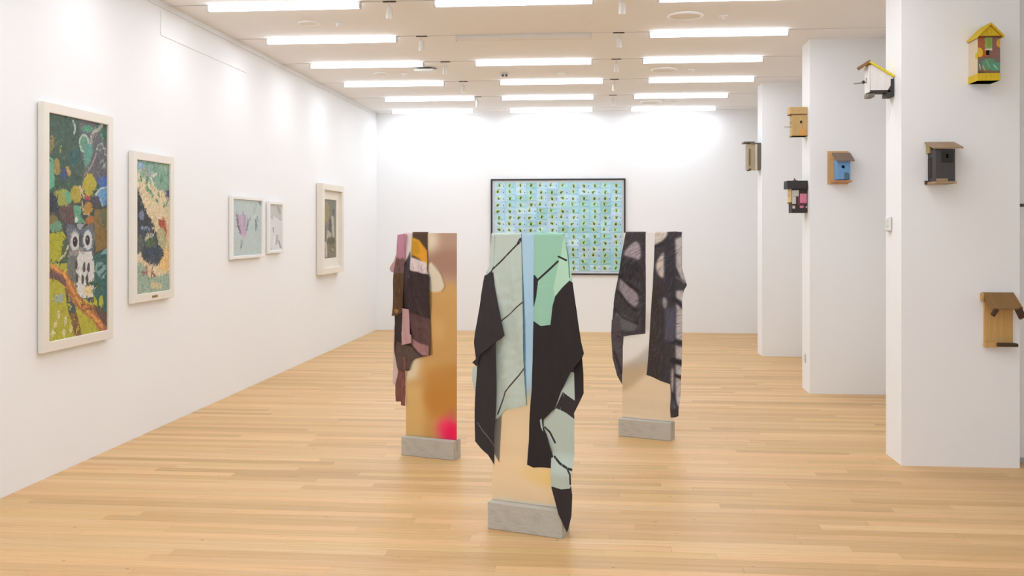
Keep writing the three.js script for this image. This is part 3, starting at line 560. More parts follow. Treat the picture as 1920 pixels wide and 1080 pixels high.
// --- left stand: brown, pink and amber scarf
{
  const map = clothMap(-330, 60, 380, 1500, (g) => {
    g.fillStyle = css([58, 42, 40]); g.fillRect(-340, 370, 410, 1140);
    g.filter = 'blur(5px)';
    poly(g, [[-292,1500],[13,1500],[13,1324],[-148,1180],[-271,1178]], [232, 214, 208]);
    poly(g, [[-210,1257],[-164,1315],[-148,1358],[-140,1251],[-156,1180],[-205,1143]], [66, 60, 66]);
    poly(g, [[-132,1500],[13,1500],[13,1183],[-136,1241],[-140,1358]], [84, 62, 44]);
    poly(g, [[-136,1447],[-83,1429],[-23,1359],[-15,1253],[-75,1302],[-136,1330]], [226, 158, 40]); poly(g, [[-136,1422],[-95,1422],[-67,1344],[-136,1330]], [202, 150, 30]);
    poly(g, [[-140,1315],[-27,1281],[-7,1201],[-67,1207],[-148,1233]], [226, 206, 202]);
    poly(g, [[-156,1230],[-67,1207],[21,1198],[21,973],[-156,967]], [58, 42, 42]);
    poly(g, [[-164,949],[21,902],[21,726],[-59,740],[-128,783]], [98, 68, 66]); poly(g, [[-140,782],[-67,743],[-3,732],[-3,662],[-59,666],[-140,736]], [172, 124, 122]);
    poly(g, [[-251,749],[-140,718],[-67,658],[-189,538],[-271,569]], [96, 76, 66]);
    g.filter = 'none';
    for (const [a, b] of [[[770, 546], [786, 590]], [[777, 560], [804, 622]], [[774, 600], [804, 640]]]) line(g, [[0, 0]].flatMap(() => [a, b]).map(([x, y]) => [(x - 809) * 3.6 + 12, (437 - y) * 3.52 + 1475]), 3, [128, 96, 92], 0.6);
    for (let i = 0; i < 900; i++) { const x = rr(-330, 40), y = rr(500, 1250); line(g, [[x, y], [x + rr(-16, 16), y + rr(-40, 40)]], rr(1, 4), rnd() < 0.5 ? [40, 28, 28] : [104, 78, 74], 0.25); }
  });
  const strip = clothMap(-330, 60, 380, 1500, (g) => {
    g.fillStyle = css([92, 66, 40]); g.fillRect(-340, 370, 410, 1140); g.filter = 'blur(7px)';
    poly(g, [[-328,1500],[-122,1500],[-163,1251],[-245,1232],[-328,1249]], [190, 132, 146]); poly(g, [[-328,1303],[-142,1305],[-142,1216],[-328,1195]], [118, 84, 84]); g.filter = 'none';
    for (let i = 0; i < 160; i++) { const x = rr(-330, -130), y = rr(850, 1300); line(g, [[x, y], [x + rr(-14, 14), y + rr(-26, 26)]], rr(3, 9), [[124, 90, 52], [66, 46, 32], [142, 104, 60], [88, 62, 44]][rnd() * 4 | 0], 0.6); }
    oval(g, [[-249,954]][0], 18, 14, [176, 126, 52], 0.9); g.filter = 'none';
  });
  const pink = mat(0xc39a96, 0.8, { side: THREE.DoubleSide, bumpMap: weave, bumpScale: 0.0006, sheen: 0.2 }), blush = mat(0xdcc2bd, 0.8, { side: THREE.DoubleSide, sheen: 0.2 }), russet = clothMat(clothMap(-330, 60, 380, 1500, (g) => {
    g.fillStyle = css([134, 84, 72]); g.fillRect(-340, 370, 410, 1140);
    for (let i = 0; i < 200; i++) { const x = rr(-330, -100), y = rr(380, 760); line(g, [[x, y], [x + rr(-4, 4), y + rr(-60, 60)]], rr(2, 9), rnd() < 0.5 ? [106, 64, 56] : [158, 106, 92], 0.4); }
  }));
  const s = scarf('L', 'crumpled brown, pink and amber scarf on the left edge of the gold panel');
  part('front_fall', clothGeometry(over([[-193,1475],[-23,1475],[-19,1218],[-3,1183],[1,901],[5,669],[-55,656],[-116,638],[-140,619],[-160,557],[-230,553],[-243,570],[-267,676],[-271,927],[-255,1250],[-222,1357]], 480), folds(8, 8, 90, 2.0, 0.25)), clothMat(map), s);
  part('gathered_edge', clothGeometry([[-247,1461],[-197,1472],[-169,1464],[-181,1358],[-185,1294],[-189,1251],[-193,1109],[-197,984],[-210,944],[-242,922],[-284,919],[-280,964],[-273,1139],[-263,1232],[-255,1286],[-247,1400]], (u, v) => 26 - 14 * ramp(v, 1380, 1475) + 7 * Math.sin(u * 0.11 + v * 0.01)), clothMat(strip), s).userData.label = 'pink to gold-brown gathered edge';
  part('side_point', clothGeometry([[-260,1328],[-276,1285],[-309,1238],[-297,1217],[-276,1210],[-251,1207]], folds(10, 4, 60)), pink, s);
  part('pink_turnback', clothGeometry([[-200,973],[-149,968],[-143,805],[-131,795],[-133,745],[-204,728]], folds(26, 5, 46, 0.6)), pink, s).userData.label = 'pink turned-back flap';
  part('lower_tail', clothGeometry([[-238,642],[-181,645],[-187,467],[-187,321],[-222,322],[-224,347],[-261,347],[-261,469],[-247,534]], folds(6, 6, 50, 1.2)), russet, s).userData.label = 'russet narrow tail';
  part('pale_underside', clothGeometry([[-276,926],[-255,926],[-255,640],[-247,533],[-267,481],[-286,449],[-292,469],[-292,691],[-284,818]], folds(-10, 5, 60)), blush, s);
}
// --- right stand: two smoky black and mauve scarves
{
  const smoky = (u0, u1, v0, v1, draw) => clothMap(u0, u1, v0, v1, (g) => {
    g.fillStyle = css([62, 57, 60]); g.fillRect(u0 - 5, v0 - 5, u1 - u0 + 10, v1 - v0 + 10); g.filter = 'blur(8px)'; draw(g); g.filter = 'none';
    for (let i = 0; i < 2600; i++) { const x = rr(u0, u1), y = rr(v0, v1), an = noise.noise(x * 0.006, y * 0.004, 9) * 2 + 0.9, l = rr(14, 60); line(g, [[x, y], [x + Math.cos(an) * l, y + Math.sin(an) * l]], rr(1, 5), [[34, 30, 33], [104, 97, 102], [44, 38, 40], [132, 122, 128]][rnd() * 4 | 0], 0.2); }
    g.filter = 'none';
  });
  const mauve = [178, 164, 170], dark = [34, 30, 33];
  const mapL = smoky(-300, 10, 380, 1500, (g) => {
    blob(g, [[-197,1313],[-91,1430],[-50,1377],[-46,1269],[-127,1299]], mauve); poly(g, [[-210,1290],[-127,1283],[-38,1246],[-46,1115],[-210,1150]], [46, 43, 46]);
    blob(g, [[-210,1157],[-148,1112],[-70,1045],[-62,952],[-111,927],[-177,987],[-218,1052]], [162, 150, 156]); line(g, [[-218,1165],[-144,1105],[-54,1037]], 22, dark); line(g, [[-218,1040],[-160,972],[-87,913]], 20, dark);
    blob(g, [[-234,915],[-160,863],[-62,821],[-87,758],[-189,761],[-251,790]], [104, 104, 108]); line(g, [[-243,915],[-177,855],[-70,817]], 14, dark);
    poly(g, [[-272,836],[-210,877],[-185,684],[-185,373],[-272,562]], [84, 76, 80]); line(g, [[-251,602],[-193,450]], 16, dark); line(g, [[-34,1461],[-26,769]], 14, [50, 44, 46]);
  });
  const mapR = smoky(-60, 330, 180, 1500, (g) => {
    poly(g, [[-6,1116],[126,1119],[126,243],[-26,230]], [60, 50, 46]);
    poly(g, [[34,1500],[154,1500],[146,1431],[54,1377]], [216, 204, 190]); line(g, [[50,1370],[114,1401],[154,1439]], 26, [44, 40, 42]); line(g, [[50,1270],[98,1332],[138,1378]], 12, [60, 56, 60]);
    blob(g, [[66,1270],[130,1348],[146,1310],[138,1150],[98,1156],[66,1202]], [214, 200, 186]); poly(g, [[126,1348],[201,1500],[209,1007],[138,1005]], [54, 52, 58]);
    poly(g, [[209,1432],[279,1462],[310,1123],[263,1122],[216,1235]], [198, 190, 184]); line(g, [[209,1212],[240,1152],[271,1100]], 20, [60, 52, 56]); line(g, [[216,1159],[286,1130]], 14, [110, 100, 104]);
    poly(g, [[216,1064],[279,1066],[279,142],[224,137]], [196, 188, 184]); line(g, [[201,999],[240,978],[279,942]], 36, [46, 42, 46]); line(g, [[201,704],[279,685]], 44, [50, 44, 46]); line(g, [[201,567],[279,549]], 40, dark); line(g, [[201,469],[279,444]], 24, dark);
    blob(g, [[114,1020],[154,1006],[154,937],[122,928]], [168, 160, 166]); poly(g, [[138,929],[216,951],[209,704],[138,700]], [84, 82, 98]);
    blob(g, [[185,513],[209,515],[201,324],[181,361]], [190, 178, 176]); line(g, [[201,324],[255,215]], 20, dark); poly(g, [[193,229],[271,254],[271,141],[185,133]], [60, 50, 52]);
  });
  const a = scarf('R', 'smoky black and mauve scarf, shorter, on the left of the silver panel', 'scarves on the silver panel');
  part('front_fall', clothGeometry(over([[-168,1475],[-18,1475],[-16,746],[-127,729],[-189,715],[-243,727],[-272,746],[-268,820],[-249,993],[-218,1177],[-193,1333]], 520), folds(8, 6, 110, 0.5)), clothMat(mapL), a);
  part('lower_tail', clothGeometry([[-274,835],[-179,839],[-183,605],[-187,368],[-212,401],[-230,431],[-266,554],[-274,718]], (u, v) => 1 + 5 * Math.sin(u * 0.07 + v * 0.02)), clothMat(mapL), a);
  const b = scarf('R', 'smoky black and cream scarf, longer, on the right of the silver panel', 'scarves on the silver panel');
  part('front_fall', clothGeometry(over([[56,1475],[251,1475],[259,1236],[298,1104],[279,1070],[263,1009],[263,745],[259,435],[257,185],[232,172],[197,167],[185,285],[176,395],[82,426],[2,451],[6,482],[26,802],[45,1075]], 560), (u, v) => 8 + ramp(TOP - v, 10, 260) * (8 + 7 * Math.sin(u * 0.05 + v * 0.006) + 3 * noise.noise(u * 0.03, v * 0.01, 4)) + 46 * ramp(v, 330, 210)), clothMat(mapR), b);
  part('creased_peak', clothGeometry([[147,1483],[218,1485],[241,1466],[260,1443],[257,1349],[202,1348],[155,1405]], (u, v) => 15 + 2 * Math.sin(u * 0.1)), clothMat(mapR), b);
}

// ---------------------------------------------------------------- birdhouses on the piers
// local frame: z comes out of the pier, x to the right, y up; origin on the pier face
const FACE = 0, SIDE = -Math.PI / 2;
const house = (label, x, y, z, ry) => thing('birdhouse', label, 'birdhouse', [x, y, z], ry, 'birdhouses on the white piers');
const wm = (base, dark, extra = {}) => new THREE.MeshPhysicalMaterial({ map: wood(base, dark), roughness: 0.8, ...extra });
const csg = new Evaluator(); csg.useGroups = false;
function cut(mesh, geo, pos, rot) {                             // take a real piece out of a board (house coordinates)
  mesh.updateMatrix();
  const plain = (q) => { const e = q.index ? q.toNonIndexed() : q.clone(); e.clearGroups(); for (const n of Object.keys(e.attributes)) if (!['position', 'normal', 'uv'].includes(n)) e.deleteAttribute(n); return e; };
  const a = new Brush(plain(mesh.geometry)), b = new Brush(plain(geo));
  b.position.set(...pos); if (rot) b.rotation.set(...rot); b.updateMatrix();
  b.geometry.applyMatrix4(b.matrix).applyMatrix4(mesh.matrix.clone().invert()); b.position.set(0, 0, 0); b.rotation.set(0, 0, 0);
  a.updateMatrixWorld(); b.updateMatrixWorld();
  mesh.geometry = csg.evaluate(a, b, SUBTRACTION).geometry;
}
// hollow the house out, then bore its entrance through every named board in the way
function entrance(g, [w, h, d], at3, hosts, geo, pos, rot) {
  const find = (n) => g.children.find(c => c.name === n);
  if (w) cut(find('body'), box(w, h, d), at3);
  for (const n of hosts) cut(find(n), geo, pos, rot);
}
const round = (r, l = 0.06) => new THREE.CylinderGeometry(r, r, l, 24), FWD = [Math.PI / 2, 0, 0];
function prism(pts, depth, bev = 0.0015) {                      // profile in x-y, extruded along z from 0
  const s = new THREE.Shape(pts.map(p => new THREE.Vector2(...p)));
  const e = new THREE.ExtrudeGeometry(s, { depth: depth - 2 * bev, bevelEnabled: true, bevelSize: bev, bevelOffset: -bev, bevelThickness: bev, bevelSegments: 1 });
  e.translate(0, 0, bev); e.computeBoundingBox(); const b = e.boundingBox, uv = e.attributes.uv, p = e.attributes.position, n = e.attributes.normal;
  for (let i = 0; i < uv.count; i++) { const fx = (p.getX(i) - b.min.x) / (b.max.x - b.min.x), fy = (p.getY(i) - b.min.y) / (b.max.y - b.min.y), fz = (p.getZ(i) - b.min.z) / (b.max.z - b.min.z); Math.abs(n.getX(i)) > 0.7 ? uv.setXY(i, fz, fy) : uv.setXY(i, fx, fy); }
  return e;
}
const board = (g, name, w, h, d, m, pos, rot) => part(name, rbox(w, h, d, 0.0015), m, g, pos, rot);
const rod = (g, name, r, l, m, pos, rot) => part(name, new THREE.CylinderGeometry(r, r, l, 12), m, g, pos, rot);

{ // yellow roofed, painted front
  const g = house('birdhouse with yellow gable roof and painted flower front, high on nearest pier', 2.378, 2.415, -6.36, FACE);
  const yellow = wm([222, 190, 40], [176, 140, 20]), cream = wm([226, 206, 176], [200, 172, 140]), w = 0.132, d = 0.150, bh = 0.272;
  const front = canvasTex(264, 472, (c, W, H) => {
    c.fillStyle = css([140, 92, 66]); c.fillRect(0, 0, W, H);
    poly(c, [[0, 0], [90, 0], [90, 150], [110, 210], [0, 230]], [172, 92, 50]); poly(c, [[160, 0], [264, 0], [264, 240], [160, 250]], [140, 100, 86]);
    poly(c, [[84, 10], [170, 10], [170, 130], [84, 130]], [150, 176, 96]); poly(c, [[100, 30], [150, 20], [160, 110], [110, 120]], [134, 170, 66]); poly(c, [[84, 132], [170, 132], [170, 152], [84, 152]], [224, 216, 204]);
    blob(c, [[-20, 110], [60, 130], [60, 220], [-20, 220]], [228, 190, 40]); blob(c, [[220, 40], [284, 20], [284, 130], [220, 110]], [222, 170, 46]);
    poly(c, [[0, 230], [264, 236], [264, 360], [0, 360]], [120, 110, 96]); blob(c, [[60, 240], [190, 230], [210, 330], [120, 370], [40, 330]], [92, 150, 112]); blob(c, [[150, 290], [280, 270], [270, 390], [150, 380]], [86, 156, 124]);
    line(c, [[100, 260], [140, 330]], 10, [150, 190, 160]); line(c, [[190, 310], [230, 350]], 12, [176, 206, 180]); line(c, [[60, 320], [80, 360]], 14, [190, 196, 110]); line(c, [[20, 300], [30, 350]], 12, [206, 206, 186]);
    poly(c, [[0, 368], [264, 370], [264, 410], [0, 410]], [128, 98, 66]); poly(c, [[0, 370], [80, 374], [80, 408], [0, 408]], [98, 76, 56]); poly(c, [[0, 410], [264, 406], [264, 472], [0, 472]], [224, 188, 32]);
    brushwork(c, W, H, 700, 8, 5, 26);
  });
  part('body', prism([[-w / 2, 0], [w / 2, 0], [w / 2, bh], [-w / 2, bh]], d - 0.006), cream, g);
  board(g, 'front_board', w, bh, 0.006, paintMat(front), [0, bh / 2, d - 0.001]);
  board(g, 'base_board', w + 0.004, 0.045, d + 0.004, yellow, [0, 0.0225, d / 2 + 0.001]);
  part('side_flower', new THREE.SphereGeometry(0.021, 12, 8).scale(0.15, 1, 0.8), yellow, g, [-w / 2 - 0.0005, 0.155, d - 0.02]).userData.label = 'yellow painted blossom';
  entrance(g, [w - 0.02, bh - 0.04, d - 0.03], [0, bh / 2, d / 2 - 0.004], ['body', 'front_board'], box(0.027, 0.030, 0.06), [-0.004, 0.172, d - 0.005]);
  const R = 0.078, ht = 0.080, rd = 0.185;
  for (const s of [-1, 1]) part('roof_slope', prism([[0, ht], [s * R, 0], [s * R, -0.012], [0, ht - 0.014]].sort((a, b) => 0), rd), yellow, g, [0, bh, 0.0]);
  part('gable', prism([[-R + 0.014, 0], [R - 0.014, 0], [0, ht - 0.016]], 0.010), yellow, g, [0, bh - 0.001, d + 0.006]);
  board(g, 'eave_shadow_strip', 2 * R - 0.012, 0.008, 0.012, wm([112, 70, 34], [80, 50, 24]), [0, bh - 0.003, d + 0.01]);  // dark strip in place of the shadow under the eave
}
{ // white side house with yellow roof on the inner face of the nearest pier
  const g = house('white birdhouse with slanting yellow roof and perch, on inner side of nearest pier', 1.9, 2.363, -6.56, SIDE);
  const white = wm([236, 230, 224], [214, 206, 200]), yellow = wm([232, 214, 60], [188, 160, 40]), charcoal = mat(0x3a3835, 0.7), brown = wm([150, 112, 84], [96, 66, 48]), w = 0.10;
  // profile across depth: z out, y up -> build in (z,y) and turn
  const turn = (geo) => geo.rotateY(-Math.PI / 2);                // profile x -> local z
  part('body', turn(prism([[0.004, 0.030], [0.150, 0.030], [0.150, 0.206], [0.135, 0.214], [0.004, 0.128]], w)), white, g, [w / 2, 0, 0]);
  part('roof_slope', turn(prism([[-0.0, 0.122], [0.160, 0.222], [0.160, 0.236], [-0.0, 0.138]], w + 0.03)), yellow, g, [w / 2 + 0.015, 0.002, 0.001]);
  part('front_roof', turn(prism([[0.150, 0.232], [0.158, 0.240], [0.208, 0.208], [0.196, 0.190]], w + 0.03)), brown, g, [w / 2 + 0.015, 0, 0]);
  board(g, 'front_board', w, 0.175, 0.010, white, [0, 0.118, 0.156]);
  board(g, 'floor_board', w + 0.006, 0.014, 0.140, charcoal, [0, 0.036, 0.08]);
  board(g, 'rear_bracket', w + 0.008, 0.115, 0.020, charcoal, [0, 0.0575, 0.011]);
  part('rear_gusset', turn(prism([[0.02, 0.0], [0.048, 0.0], [0.044, 0.035], [0.022, 0.072]], w + 0.006)), charcoal, g, [w / 2 + 0.003, 0, 0]);
  board(g, 'front_foot', w + 0.004, 0.022, 0.040, wm([128, 120, 110], [80, 72, 64]), [0, 0.011, 0.142]);
  rod(g, 'perch', 0.004, 0.085, mat(0x8f8a80, 0.6), [0, 0.098, 0.200], [Math.PI / 2 + 0.1, 0, 0]);
  part('perch_knob', new THREE.SphereGeometry(0.011, 12, 8), charcoal, g, [0, 0.104, 0.180]);
  entrance(g, [w - 0.02, 0.085, 0.10], [0, 0.090, 0.085], ['body', 'front_board'], round(0.018), [0, 0.115, 0.150], FWD);
}
{ // black
  const g = house('charcoal black birdhouse with tan slanted roof board, on nearest pier', 2.122, 1.782, -6.36, FACE);
  const blk = wm([74, 72, 72], [44, 44, 46]), tan = wm([170, 144, 112], [110, 84, 58]), w = 0.116, d = 0.145;
  part('body', prism([[-w / 2, 0.012], [w / 2, 0.012], [w / 2, 0.215], [-w / 2, 0.215]], d), blk, g);
  board(g, 'side_panel', 0.008, 0.125, 0.05, mat(0x3a3230, 0.8), [-w / 2 - 0.003, 0.105, 0.045]);
  board(g, 'window_frame', 0.068, 0.066, 0.006, mat(0x2b2b29, 0.8), [0.010, 0.165, d + 0.002]);
  entrance(g, [w - 0.02, 0.17, d - 0.03], [0, 0.11, d / 2 - 0.002], ['body', 'window_frame'], box(0.014, 0.026, 0.06), [0.010, 0.170, d - 0.005]);
  part('roof_board', prism([[-0.078, 0], [0.098, 0], [0.098, 0.010], [-0.078, 0.010]], 0.178), tan, g, [0, 0.262, -0.0], [0.27, 0, 0.0]);
  board(g, 'roof_cheek', 0.012, 0.058, 0.06, wm([176, 156, 104], [120, 96, 60]), [-w / 2 - 0.008, 0.225, 0.035]);
  board(g, 'base_board', w + 0.014, 0.014, d + 0.016, tan, [-0.004, 0.008, d / 2 + 0.010]);
  board(g, 'front_lip', 0.066, 0.016, 0.010, tan, [-0.022, 0.024, d + 0.006]);
  board(g, 'corner_block', 0.018, 0.024, 0.02, mat(0x5c4630, 0.8), [-w / 2 - 0.013, 0.013, 0.011]);
}
{ // open tan feeder at the lower right
  const g = house('open tan feeder with brown bark roof and ledge, low on nearest pier', 2.488, 0.760, -6.36, FACE);
  const pine = wm([206, 164, 100], [176, 130, 70]), bark = wm([142, 106, 60], [92, 64, 34]), dk = mat(0x4d3826, 0.85);
  board(g, 'back_board', 0.172, 0.330, 0.016, pine, [0.0, 0.170, 0.009]);
  part('bark_roof', prism([[-0.095, 0], [0.092, 0], [0.092, 0.012], [-0.095, 0.012]], 0.175, 0.004), bark, g, [0, 0.336, 0.0], [0.55, 0, 0]);
  board(g, 'roof_lip', 0.022, 0.050, 0.024, dk, [-0.074, 0.230, 0.146], [0.3, 0, -0.45]);
  board(g, 'roof_lip', 0.040, 0.066, 0.026, dk, [0.078, 0.225, 0.144], [0.3, 0, 0.5]);
  board(g, 'side_cheek', 0.014, 0.050, 0.03, pine, [-0.100, 0.315, 0.018]);
  board(g, 'ledge', 0.118, 0.020, 0.060, dk, [0.034, 0.020, 0.05]);
  board(g, 'ledge_block', 0.075, 0.030, 0.030, pine, [-0.055, 0.016, 0.032]);
}
{ // natural wood, inner side of the middle pier
  const g = house('plain tan wooden birdhouse with long thin perch, on inner side of middle pier', 1.9, 2.362, -9.235, SIDE);
  const tan = wm([200, 168, 112], [150, 110, 62]), roof = wm([206, 172, 116], [160, 122, 76]), w = 0.130, d = 0.135;
  part('body', prism([[-w / 2, 0], [w / 2, 0], [w / 2, 0.205], [-w / 2, 0.205]], d), tan, g);
  part('roof', prism([[-w / 2 - 0.008, 0], [w / 2 + 0.010, 0], [w / 2 + 0.010, 0.060], [w / 2 - 0.01, 0.066], [-w / 2 - 0.008, 0.066]], d + 0.022), roof, g, [0, 0.204, 0]);
  board(g, 'eave_shadow_strip', w + 0.014, 0.007, 0.012, mat(0x6b4a26, 0.8), [0, 0.203, d + 0.012]);  // brown strip drawn as the shadow line below the roof
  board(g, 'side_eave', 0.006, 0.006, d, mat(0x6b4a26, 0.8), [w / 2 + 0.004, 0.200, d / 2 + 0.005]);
  entrance(g, [w - 0.02, 0.17, d - 0.03], [0, 0.10, d / 2 - 0.002], ['body'], box(0.05, 0.024, 0.018), [w / 2, 0.130, 0.055]);
  board(g, 'side_patch', 0.005, 0.055, 0.062, wm([214, 158, 86], [170, 112, 50]), [w / 2 + 0.001, 0.034, 0.036]);
  entrance(g, [0, 0, 0], null, ['body'], round(0.017), [0, 0.125, d], FWD);
  rod(g, 'perch', 0.0035, 0.07, mat(0x8b857c, 0.6), [0.03, 0.088, d + 0.03], [Math.PI / 2, 0, 0]);
  board(g, 'base_strip', w + 0.006, 0.009, d + 0.006, wm([170, 126, 70], [120, 84, 44]), [0, 0.0045, d / 2 + 0.001]);
}
{ // pink and black patchwork
  const g = house('black roofed birdhouse with pink and grey patches, on inner side of middle pier', 1.9, 1.653, -9.235, SIDE);
  const blk = mat(0x34312f, 0.75), pinkM = wm([214, 130, 150], [186, 100, 124]), grey = wm([206, 198, 190], [176, 166, 158]), yel = wm([222, 194, 134], [186, 154, 90]), plum = mat(0x7a3b52, 0.75), w = 0.15, d = 0.142;
  part('body', prism([[-w / 2, 0], [w / 2, 0], [w / 2, 0.225], [-w / 2, 0.225]], d), blk, g);
  board(g, 'front_board', w - 0.01, 0.125, 0.012, yel, [0, 0.160, d + 0.004]);
  const X = w / 2 + 0.0015, side = (n, z0, z1, y0, y1, m) => board(g, n, 0.005, y1 - y0, z1 - z0, m, [X, (y0 + y1) / 2, (z0 + z1) / 2]);
  side('pink_patch', 0.006, 0.068, 0.090, 0.176, pinkM); side('grey_patch', 0.104, 0.140, 0.082, 0.150, grey); side('grey_patch', 0.078, 0.140, 0.152, 0.208, grey);
  side('plum_patch', 0.069, 0.088, 0.070, 0.150, plum); side('plum_patch', 0.006, 0.068, 0.076, 0.088, plum); side('pink_patch', 0.034, 0.070, 0.044, 0.066, pinkM); side('white_patch', 0.112, 0.136, 0.038, 0.066, grey); side('white_patch', 0.004, 0.016, 0.044, 0.062, grey);
  entrance(g, [w - 0.02, 0.19, d - 0.03], [0, 0.112, d / 2 - 0.002], ['body', 'front_board'], round(0.017), [0, 0.16, d], FWD);
  part('roof', prism([[-0.095, 0], [0.100, 0], [0.085, 0.074], [-0.080, 0.074]], d + 0.042), blk, g, [0, 0.222, 0]);
  board(g, 'roof_seam', 0.165, 0.006, 0.012, mat(0x55524e, 0.7), [0.0, 0.296, 0.095]);
  part('finial', new THREE.ConeGeometry(0.016, 0.030, 8), wm([110, 80, 58], [70, 48, 34]), g, [0.02, 0.31, 0.105]);
  board(g, 'front_ledge', 0.05, 0.012, 0.02, mat(0x8a7440, 0.8), [0, 0.090, d + 0.012]);
}
{ // blue
  const g = house('small blue birdhouse with brown roof on a tan back board, on middle pier', 2.150, 1.910, -9.07, FACE);
  const pine = wm([220, 176, 120], [184, 130, 78]), blue = wm([118, 164, 208], [84, 128, 176]), brown = wm([134, 114, 100], [88, 70, 60]), w = 0.115, d = 0.140, ox = 0.020;
  board(g, 'back_board', 0.185, 0.302, 0.016, pine, [0, 0.151, 0.009]);
  part('body', prism([[-w / 2, 0.022], [w / 2, 0.022], [w / 2, 0.195], [-w / 2, 0.195]], d - 0.016), blue, g, [ox, 0.014, 0.016]);
  part('side_gable', prism([[0, 0], [d - 0.03, 0], [0, 0.06]], w - 0.004).rotateY(-Math.PI / 2), blue, g, [ox + w / 2 - 0.002, 0.207, 0.018]);
  part('roof_board', prism([[-0.075, 0], [0.085, 0], [0.085, 0.010], [-0.075, 0.010]], 0.185), brown, g, [ox, 0.278, 0.014], [0.46, 0, 0]);
  entrance(g, [w - 0.02, 0.15, d - 0.045], [ox, 0.122, 0.016 + (d - 0.016) / 2], ['body'], round(0.015), [ox - 0.004, 0.150, d], FWD);
  part('painted_door', prism([[-0.021, 0], [0.022, 0], [0.022, 0.052], [0.006, 0.064], [-0.021, 0.060]], 0.004), wm([92, 116, 130], [64, 84, 96]), g, [ox + 0.026, 0.036, d - 0.001]).userData.label = 'grey painted door';
  board(g, 'base_ledge', 0.150, 0.018, d + 0.012, wm([188, 136, 100], [140, 92, 64]), [0.012, 0.020, d / 2 + 0.006]);
}
{ // weathered grey-brown, farthest pier
  const g = house('weathered grey-brown birdhouse with flat roof slats, on farthest pier', 1.9, 2.200, -11.86, SIDE);
  const grey = wm([176, 160, 132], [112, 94, 70]), pale = wm([206, 196, 178], [164, 150, 128]), dk = wm([112, 100, 88], [66, 56, 48]), w = 0.17, d = 0.115;
  part('body', prism([[-w / 2, 0.012], [w / 2, 0.012], [w / 2, 0.318], [-w / 2, 0.318]], d), grey, g, [0, 0, 0.040]);
  board(g, 'back_plank', w + 0.02, 0.315, 0.040, dk, [0, 0.170, 0.021]);
  board(g, 'pale_slat', 0.012, 0.318, 0.026, pale, [w / 2 + 0.004, 0.165, 0.055]);
  board(g, 'brown_slat', 0.010, 0.200, 0.012, mat(0x6d5334, 0.85), [w / 2 + 0.003, 0.160, 0.130]);
  board(g, 'roof_slat', w + 0.03, 0.016, 0.125, dk, [0, 0.338, 0.135]);
  board(g, 'roof_slat', w + 0.03, 0.014, 0.120, dk, [0, 0.323, 0.062]);
  entrance(g, [w - 0.02, 0.28, d - 0.03], [0, 0.165, 0.040 + d / 2], ['body'], round(0.016), [0, 0.22, 0.155], FWD);
  board(g, 'foot_block', w + 0.004, 0.022, 0.025, mat(0x57493a, 0.85), [0, 0.013, 0.125]);
}

// openings, doors and knobs belong to the board they sit in
scene.updateMatrixWorld(true);
for (const h of scene.children.filter(o => o.userData.category === 'birdhouse')) {
  const pick = (n) => h.children.find(c => c.name === n);
  for (const c of [...h.children]) {
    const host = /door|window_frame|side_flower/.test(c.name) ? (c.name !== 'painted_door' ? pick('body') : pick('front_board') ?? pick('body')) : c.name === 'perch_knob' ? pick('perch') : c.name === 'finial' || c.name === 'roof_seam' ? pick('roof') : null;
    if (host && host !== c) host.attach(c);
  }
}

// ---------------------------------------------------------------- small fittings
const whitePlastic = mat(0xf0eeea, 0.4), greyPlastic = mat(0x55524e, 0.5);
{
  const t = thing('wall_sensor', 'small white wall sensor on the inner side of the nearest pier', 'sensor', [1.9, 1.49, -6.60], SIDE);
  part('body', rbox(0.085, 0.095, 0.018, 0.006), whitePlastic, t, [0, 0.0475, 0.0095]); part('cover', rbox(0.05, 0.05, 0.012, 0.005), mat(0xdedcd8, 0.4), t, [0.008, 0.052, 0.02]); part('lower_lip', rbox(0.05, 0.012, 0.022, 0.004), mat(0xc4c1ba, 0.5), t, [0, 0.002, 0.012]);
  const o = thing('wall_outlet', 'small white outlet near the floor on the middle pier', 'outlet', [1.9, 0.255, -9.27], SIDE);
  part('plate', rbox(0.05, 0.09, 0.006, 0.003), whitePlastic, o, [0, 0.045, 0.0035]); for (const y of [0.028, 0.064]) part('socket', rbox(0.022, 0.018, 0.004, 0.002), mat(0xc9c5be, 0.5), o, [0, y, 0.006]);
  const h = thing('wall_peg', 'small dark peg on the grey wall at the right edge', 'peg', [2.70, 1.655, -6.52], 0);
  part('plate', rbox(0.04, 0.02, 0.004, 0.002), greyPlastic, h, [0, 0, 0.003]); rod(h, 'rod', 0.006, 0.05, greyPlastic, [0, 0, 0.03], [Math.PI / 2, 0, 0]);
}
{ // small pendant cans hanging from the ceiling slots
  const body = mat(0xe9e5de, 0.45), end = mat(0xfaf8f4, 0.35), gb = new THREE.CylinderGeometry(0.024, 0.026, 0.085, 20), gs = new THREE.CylinderGeometry(0.004, 0.004, 0.045, 8), ge = new THREE.CylinderGeometry(0.0235, 0.0235, 0.006, 20), gp = rbox(0.10, 0.006, 0.03, 0.002);
  const rows = ['nearest', 'second', 'third', 'fourth', 'farthest'];
  [[-1.60, 'left'], [0.16, 'right']].forEach(([x, side]) => rows.forEach((r, k) => {
    const t = thing('pendant_spotlight', `small white pendant can, ${r} in the ${side} row between the tubes`, 'spotlight', [x, CH, slotZ[4 + k]], 0, 'pendant cans in the ceiling slots');
    part('mount_plate', gp, slotMat, t, [0, -0.003, 0]); part('stem', gs, body, t, [0, -0.0265, 0]); part('can', gb, body, t, [0, -0.088, 0]); part('lens_ring', ge, end, t, [0, -0.131, 0]);
  }));
}
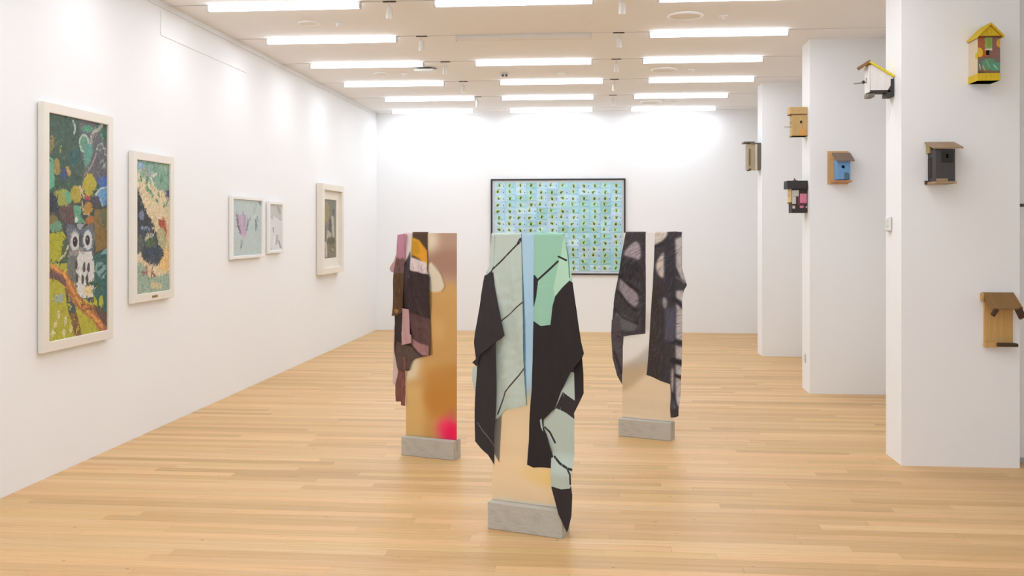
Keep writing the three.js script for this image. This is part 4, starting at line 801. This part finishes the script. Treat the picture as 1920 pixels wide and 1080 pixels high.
{
  const ringM = mat(0xfbfaf7, 0.4), grille = mat(0xf1ede6, 0.7);
  const speaker = (x, z, r, label) => { const t = thing('ceiling_speaker', label, 'speaker', [x, CH, z]); part('rim', new THREE.TorusGeometry(r, r * 0.10, 10, 48).rotateX(Math.PI / 2), ringM, t, [0, -0.004, 0]); part('grille', new THREE.CylinderGeometry(r, r, 0.006, 48), grille, t, [0, -0.003, 0]); };
  speaker(0.683, -7.96, 0.135, 'large round ceiling speaker between the two nearest rows of tubes'); speaker(0.685, -10.64, 0.135, 'large round ceiling speaker in the middle of the right column');
  speaker(0.68, -13.28, 0.135, 'large round ceiling speaker nearest the back wall'); speaker(-2.44, -7.97, 0.085, 'small round ceiling speaker nearest, in the left column'); speaker(-2.43, -10.64, 0.085, 'small round ceiling speaker farther back, in the left column');
  const sprinkler = (x, z, label) => { const t = thing('sprinkler', label, 'sprinkler', [x, CH, z], 0, 'ceiling sprinklers'); part('rosette', new THREE.CylinderGeometry(0.036, 0.04, 0.006, 24), ringM, t, [0, -0.003, 0]); part('nozzle', new THREE.CylinderGeometry(0.008, 0.008, 0.025, 12), ringM, t, [0, -0.017, 0]); part('deflector', new THREE.CylinderGeometry(0.014, 0.014, 0.003, 16), ringM, t, [0, -0.031, 0]); };
  sprinkler(-2.2, -7.98, 'ceiling sprinkler beside the nearest small speaker'); sprinkler(0.99, -8.0, 'ceiling sprinkler beside the nearest large speaker'); sprinkler(0.985, -10.65, 'ceiling sprinkler beside the middle large speaker'); sprinkler(-2.18, -10.66, 'ceiling sprinkler beside the farther small speaker'); sprinkler(0.98, -13.34, 'ceiling sprinkler beside the large speaker nearest the back wall');
  const d = thing('smoke_detector', 'round white smoke detector on the ceiling over the middle column', 'detector', [-0.43, CH, -10.75]); part('base', new THREE.CylinderGeometry(0.062, 0.062, 0.012, 32), whitePlastic, d, [0, -0.006, 0]); part('dome', new THREE.SphereGeometry(0.05, 24, 8, 0, Math.PI * 2, Math.PI / 2, Math.PI / 2).scale(1, 0.55, 1), ringM, d, [0, -0.012, 0]);
  const e = thing('emergency_light', 'small white twin-head emergency light on the ceiling', 'emergency light', [-1.06, CH, -10.76]); part('body', rbox(0.085, 0.04, 0.07, 0.008), whitePlastic, e, [0, -0.0205, 0]); for (const s of [-1, 1]) part('head', new THREE.CylinderGeometry(0.012, 0.014, 0.02, 16).rotateX(Math.PI / 2), greyPlastic, e, [s * 0.02, -0.026, 0.042]);
  const p = thing('projector', 'flat white box with a dark arm hung near the left pendant cans', 'projector', [-1.88, CH, -10.30]); part('mount', rbox(0.14, 0.012, 0.10, 0.004), greyPlastic, p, [0.01, -0.012, 0]); part('body', rbox(0.21, 0.028, 0.16, 0.008), whitePlastic, p, [0, -0.034, 0]); part('arm', rbox(0.10, 0.008, 0.014, 0.003), greyPlastic, p, [0.09, -0.016, 0.06], [0, 0, -0.12]);
}

renderer.render(scene, camera);
